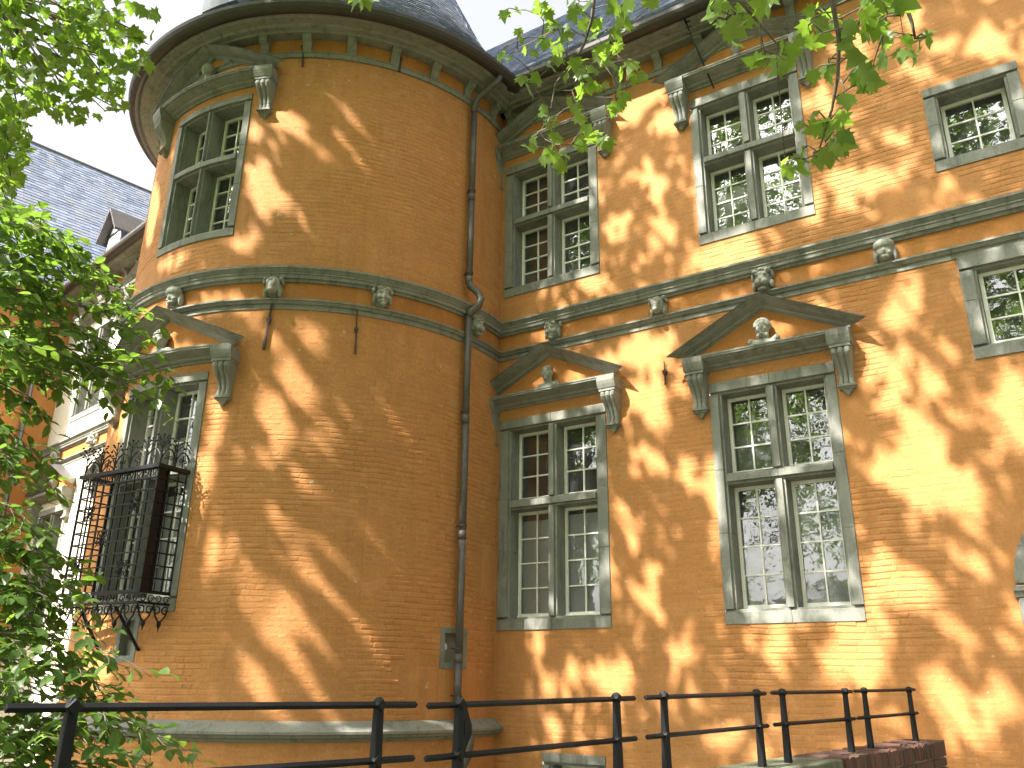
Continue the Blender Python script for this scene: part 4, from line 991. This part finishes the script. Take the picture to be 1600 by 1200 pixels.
# --- plane tree A behind the viewer: shades the right wing, its twigs hang into the picture
tA = tag(empty('plane_tree'), 'plane tree whose leafy twigs hang into the top right of the view', 'tree', 'plane trees on the bank')
TAp = Vector((-1.2, -20.5, -2.6)); m_ = MB()
m_.tube([TAp, TAp + Vector((.1, .3, 3)), TAp + Vector((-.3, .8, 7)), TAp + Vector((-.5, 1.5, 11)), TAp + Vector((-.6, 2.2, 16))], [.55, .42, .36, .28, .14], 14); m_.build('trunk', 'bark', tA, True)
ptsA = shade_points(16000, 'wing')
cA = crown_leaves(ptsA); k = 0
while k < 13000:         # unseen crown leaves added over bridge and bank to deepen the shade
    v = Vector((rnd(-16, 11), rnd(-27, -9), rnd(9.5, 20))); k += 1
    if not in_frame(v, 60) and not lets_light(v) and noise.noise(v * .3) > -.25: put_leaf(cA, PL_V, PL_F, v, rvec() - Vector((0, 0, .5)), Vector((0, 0, 1)) + rvec() * .8, rnd(.22, .36))
tag(cA.build('crown', 'plane leaf', tA, fix=False), kind='stuff')
m_ = MB()
for i in range(26):
    b = random.choice(ptsA); f = min(.95, max(.45, (b.z - 3) / 16)); a = TAp + Vector((-.4, 1.4, 0)) + Vector((0, 0, 16 * f - 2))
    if not any(in_frame(a.lerp(b, t), 30) for t in (.5, .7, .85, 1)): limb(m_, a, b, .09, .02, .06)
m_.build('limbs', 'bark', tA, True)
tw = MB(); HANG = []
def hang_twigs(spine, L, dist, base):
    """spine: px polyline of the bare twig; every leaf hangs on a stalk from the nearest point of it"""
    sp = [at(x, y, dist + rnd(-.1, .1)) for x, y in spine]
    tw.tube(sp, [.016 - .012 * i / (len(sp) - 1) for i in range(len(sp))], 6); HANG.append(sp[0])
    dense = []
    for a, b in zip(sp, sp[1:]): dense += [a.lerp(b, i / 6) for i in range(6)]
    nodes = list(dense)
    L = list(L) + [(x + rnd(-15, 15), y + rnd(-12, 12), f * rnd(.7, 1)) for x, y, f in L if random.random() < (.6 if dist > 6 else .45)]
    for x, y, f in sorted(L, key=lambda q: min((at(q[0], q[1], dist) - d).length for d in dense)):
        dd = dist + rnd(-.35, .35); size = base * f * rnd(.92, 1.1)
        c_ = at(x, y, dd); down = Vector((0, 0, -1)) * rnd(.4, 1) + rvec() * .75; down.normalize()
        pos = c_ - down * size * .4; j = min(nodes, key=lambda q: (q - pos).length)
        mid = j.lerp(pos, .6) + Vector((0, 0, .02)); tw.tube([j, mid, pos], [.005, .0035, .002], 4); nodes.append(mid)
        leaf_obj(PLM, tA, pos, down, (CAM - c_).normalized() * .75 + Vector((0, 0, .35)) + rvec() * .65, size)
hang_twigs([(935, -70), (925, 30), (912, 70), (895, 100), (868, 130), (862, 165), (850, 200)], S1, 7.0, .145)
hang_twigs([(1300, -70), (1302, 10), (1311, 60), (1309, 120), (1300, 170), (1286, 215), (1276, 246)], [q for q in S2 if q[0] > 1225 and q[0] < 1365], 5.2, .13)
hang_twigs([(1400, -70), (1412, 0), (1425, 35), (1430, 60), (1452, 58)], [q for q in S2 if q[0] >= 1365], 5.2, .13)
hang_twigs([(1150, -70), (1155, 0), (1190, 40), (1215, 70)], [q for q in S2 if q[0] <= 1225], 5.0, .13)
hang_twigs([(560, -80), (558, -30)], [(556, 2, 1.0), (566, 0, 1.0), (548, -12, .9)], 5.5, .16)
m_ = MB(); q = at(1275, 239, 5.2); m_.ell(q.x, q.y, q.z, .017, .017, .017, mpI); m_.build('seed_ball', 'bark', tA, True)
hub = CAM + Vector((.6, 1.6, 5.2))
for h in HANG: tw.tube(bez(hub, hub + Vector((0, 1, .6)), h + Vector((0, 0, .7)), h, 8), [.03 - .014 * i / 8 for i in range(9)], 6)
tw.tube(bez(TAp + Vector((-.1, .5, 5.5)), TAp + Vector((.3, 3, 8.5)), hub + Vector((-.5, -3, 1.2)), hub, 10), [.11 - .08 * i / 10 for i in range(11)], 8)
tw.build('hanging_twigs', 'bark', tA, True)

# --- plane tree B: shades the tower, edge of its crown is seen at the top left
tB = tag(empty('plane_tree.001'), 'plane tree with its sunlit crown edge at the top left', 'tree', 'plane trees on the bank')
TBp = Vector((-15.5, -16.5, -2.6)); m_ = MB()
m_.tube([TBp, TBp + Vector((.1, .1, 4)), TBp + Vector((.5, .4, 9)), TBp + Vector((.8, .9, 14)), TBp + Vector((.9, 1.2, 19))], [.6, .46, .38, .28, .12], 14); m_.build('trunk', 'bark', tB, True)
ptsB = shade_points(14000, 'tower')
cm = crown_leaves(ptsB)
poly = [(-40, -40), (178, -40), (188, 40), (232, 55), (238, 100), (212, 112), (196, 160), (176, 184), (90, 186), (62, 165), (48, 190), (40, 250), (22, 330), (-40, 345)]
def inpoly(x, y, P_):
    c_ = False
    for (x0, y0), (x1, y1) in zip(P_, P_[1:] + P_[:1]):
        if (y0 > y) != (y1 > y) and x < (x1 - x0) * (y - y0) / (y1 - y0) + x0: c_ = not c_
    return c_
cl = []
while len(cl) < 88:
    x, y = rnd(-40, 238), rnd(-40, 345)
    if inpoly(x, y, poly) and noise.noise(Vector((x / 55, y / 45, 2.2))) > -.22: cl.append((x, y, rnd(8.6, 11.5)))
nleaf = 0; tb = MB(); hubB = at(-90, -60, 11.5)
for x, y, d in cl:
    c_ = at(x, y, d); st = hubB.lerp(c_, rnd(.3, .6)) + rvec() * .3
    tb.tube(bez(hubB, hubB.lerp(st, .5), st, c_, 7), [.03 - .024 * i / 7 for i in range(8)], 5)
    for k in range(random.randint(12, 20)):
        v = c_ + rvec() * rnd(.05, .42) * Vector((1, 1, .7)).length / 1.4; q = proj(v)
        if not inpoly(q[0], q[1], poly): continue
        size = rnd(.10, .155); dn = Vector((0, 0, -.6)) + rvec() * .8
        nrm = Vector((0, 0, .6)) + (CAM - v).normalized() * .4 + rvec() * .7
        if nleaf < 295: leaf_obj(PLM, tB, v, dn, nrm, size); nleaf += 1
        else: put_leaf(cm, PL_V, PL_F, v, dn, nrm, size)
for k in range(14):     # thin sprays reaching towards the gutter
    v = at(rnd(190, 236), rnd(38, 108), rnd(9, 11)); put_leaf(cm, PL_V, PL_F, v, Vector((0, 0, -1)) + rvec() * .7, (CAM - v).normalized() + rvec(), rnd(.12, .17))
for k in range(9):
    v = at(rnd(198, 250), rnd(-10, 22), rnd(9, 11)); put_leaf(cm, PL_V, PL_F, v, Vector((0, 0, -1)) + rvec() * .7, (CAM - v).normalized() + rvec(), rnd(.12, .17))
tag(cm.build('crown', 'plane leaf', tB, fix=False), kind='stuff')
limb(tb, TBp + Vector((.5, .4, 9)), hubB, .12, .03, .03)
for i in range(22):
    b = random.choice(ptsB); a = TBp + Vector((.6, .5, min(17, max(8, b.z * .75))))
    if not any(in_frame(a.lerp(b, t), 30) for t in (.3, .5, .7, .85, 1)): limb(tb, a, b, .09, .02, .06)
tb.build('limbs', 'bark', tB, True)

# --- beech C on the left bank: layered sprays of oval leaves reach in from the left edge
tC = tag(empty('beech_tree'), 'beech tree with layered dark green sprays along the left edge', 'tree')
TCp = Vector((-7.6, -11.0, -2.6)); m_ = MB()
m_.tube([TCp, TCp + Vector((.1, 0, 3)), TCp + Vector((0, .2, 6)), TCp + Vector((.1, .1, 9.5))], [.24, .19, .14, .05], 12); m_.build('trunk', 'bark', tC, True)
SPR = [((-120,590),(58,640),5.0),((-120,640),(66,722),4.9),((-120,700),(84,765),4.8),((-120,780),(58,835),4.6),((-120,850),(62,902),4.7),((-120,925),(46,965),4.6),((-90,540),(180,600),5.6),((-90,560),(205,628),5.0),((-90,370),(150,425),5.4),((-90,330),(70,362),5.2),((-90,350),(112,388),5.0),((-90,392),(165,440),5.3),((-90,420),(215,482),5.2),((-90,440),(232,535),5.0),((-90,470),(262,588),4.9),((-80,500),(285,668),4.7),((-90,520),(225,600),5.2),((-90,690),(70,740),5.2),((-90,400),(80,450),5.0),
 ((-90,800),(105,880),4.7),((-90,820),(140,952),4.6),((-90,880),(78,975),4.6),((-90,900),(160,1002),4.5),((-90,980),(128,1040),4.6),((-90,1000),(236,1058),4.3),((-90,1040),(185,1096),4.4),((-90,1080),(170,1120),4.5),((-90,1090),(282,1172),4.2),((-90,1120),(200,1150),4.5),((-90,1140),(232,1212),4.2),((-90,1170),(150,1185),4.5),((-90,1190),(180,1230),4.3),((-90,1020),(60,1070),5.0)]
cb = MB(); tc = MB(); leaves = []; trunk_pts = [TCp + Vector((.05, .05, 1.5 + .5 * i)) for i in range(18)]
for (x0, y0), (x1, y1), d in SPR:
    a, b = at(x0, y0, d + .3), at(x1, y1, d); L = (b - a).length
    wv = rvec() * L * .07
    path = bez(a, a.lerp(b, .3) + Vector((0, 0, .12)) + wv, a.lerp(b, .7) + Vector((0, 0, .13)) - wv, b, 14)
    tc.tube(path, [.0065 - .005 * i / 14 for i in range(15)], 4)
    j = min(trunk_pts, key=lambda q: (q - a).length + abs(q.z - a.z + .5)); tc.tube(bez(j, j.lerp(a, .4) + Vector((0, 0, .3)), j.lerp(a, .8) + Vector((0, 0, .15)), a, 8), [.035 - .028 * i / 8 for i in range(9)], 6)
    ax = (b - a).normalized(); side = ax.cross(Vector((0, 0, 1))).normalized()
    def twig(c_, dv, tl, lev):
        e = c_ + dv * tl + Vector((0, 0, -.10 * tl)); mid = c_.lerp(e, .5) + Vector((0, 0, .03 * tl)) + rvec() * .02
        tc.tube([c_, mid, e], [.003, .0022, .0012], 3); sd = dv.cross(Vector((0, 0, 1))).normalized()
        k = max(2, int(tl / .042))
        for q in range(k):
            f = (q + 1) / k; v = (c_.lerp(mid, f * 2) if f < .5 else mid.lerp(e, f * 2 - 1)); sg = 1 if q % 2 else -1
            ld = (dv * .6 + sd * (sg * rnd(.4, 1.0)) + Vector((0, 0, rnd(-.7, .15))) + rvec() * .25).normalized()
            leaves.append((v, ld, Vector((0, 0, 1)) + rvec() * .6, rnd(.052, .088)))
            if lev and tl > .2 and random.random() < .25: twig(v, (dv * .6 + sd * sg * .9 + rvec() * .35).normalized(), tl * rnd(.3, .5), 0)
    for i in range(1, 15):
        c_ = path[i]; tl = (.40 * (1 - i / 18) + .06) * (1 if y1 < 700 else .85)
        for s in (-1, 1):
            if random.random() < (.34 if y1 < 700 else .42): continue
            twig(c_, (ax * rnd(.3, 1) + side * s * rnd(.5, 1) + Vector((0, 0, rnd(-.55, .25))) + rvec() * .3).normalized(), tl * rnd(.6, 1.2), 1)
vis = [q for q in leaves if in_frame(q[0])]; off = [q for q in leaves if not in_frame(q[0])]
vis.sort(key=lambda q: (q[0] - CAM).length)
for i, (v, ld, nr_, s) in enumerate(vis + off):
    if i < 300: leaf_obj(OVM, tC, v, ld, nr_, s)
    else: put_leaf(cb, OV_V, OV_F, v, ld, nr_, s)
for i in range(1600):   # the rest of the crown, out of the picture to the left
    v = TCp + Vector((rnd(-2.2, 1.2), rnd(-2.2, 2.2), rnd(4, 11)))
    if not in_frame(v, 20): put_leaf(cb, OV_V, OV_F, v, rvec(), Vector((0, 0, 1)) + rvec() * .6, rnd(.08, .12))
tag(cb.build('crown', 'beech leaf', tC, fix=False), kind='stuff'); tc.build('twigs', 'bark', tC, True)

# --- trees on the far bank behind the viewer: panes mirror the first row, the rest are added to block skylight
BACK = [(-15, -31, 25, 6.0, 'left of the trees mirrored in the window panes'), (-6.5, -30, 23, 5.5, 'middle of the trees mirrored in the window panes'), (3, -33, 26, 6.2, 'right of the trees mirrored in the window panes'),
        (13, -29, 25, 6.0, 'added sky-blocking tree to the right of the bridge behind the viewer'), (-26, -27, 24, 6.0, 'added sky-blocking tree farthest left behind the viewer'), (15, -15, 23, 5.6, 'added sky-blocking tree right beside the bridge outside the view'),  # trees from here on are added out of view to cut skylight on the wing
        (24, -22, 25, 6.0, 'added sky-blocking tree farthest right behind the viewer'), (17, -4, 21, 5.0, 'added sky-blocking tree near the right end of the wing outside the view')]
for k, (x, y, h, rr, lb) in enumerate(BACK):
    t = tag(empty('lime_tree'), lb, 'tree', 'trees behind the viewer'); b0 = Vector((x, y, -2.6)); m_ = MB()
    m_.tube([b0, b0 + Vector((.1, 0, h * .4)), b0 + Vector((0, .2, h * .9))], [.4, .3, .1], 10)
    cs = []
    for i in range(40):
        q = rvec(); c_ = b0 + Vector((q.x * rr, q.y * rr, h * .62 + q.z * h * .36)) * 1.0; cs.append(c_); limb(m_, b0 + Vector((0, .1, h * rnd(.3, .7))), c_, .08, .02)
    m_.build('trunk', 'bark', t, True); m_ = MB()
    for c_ in cs:
        for i in range(95):
            v = c_ + rvec() * rnd(.1, 1.7); put_leaf(m_, OV_V, OV_F, v, rvec(), Vector((0, 0, 1)) + rvec(), rnd(.32, .5))
    tag(m_.build('crown', 'beech leaf', t, fix=False), kind='stuff')
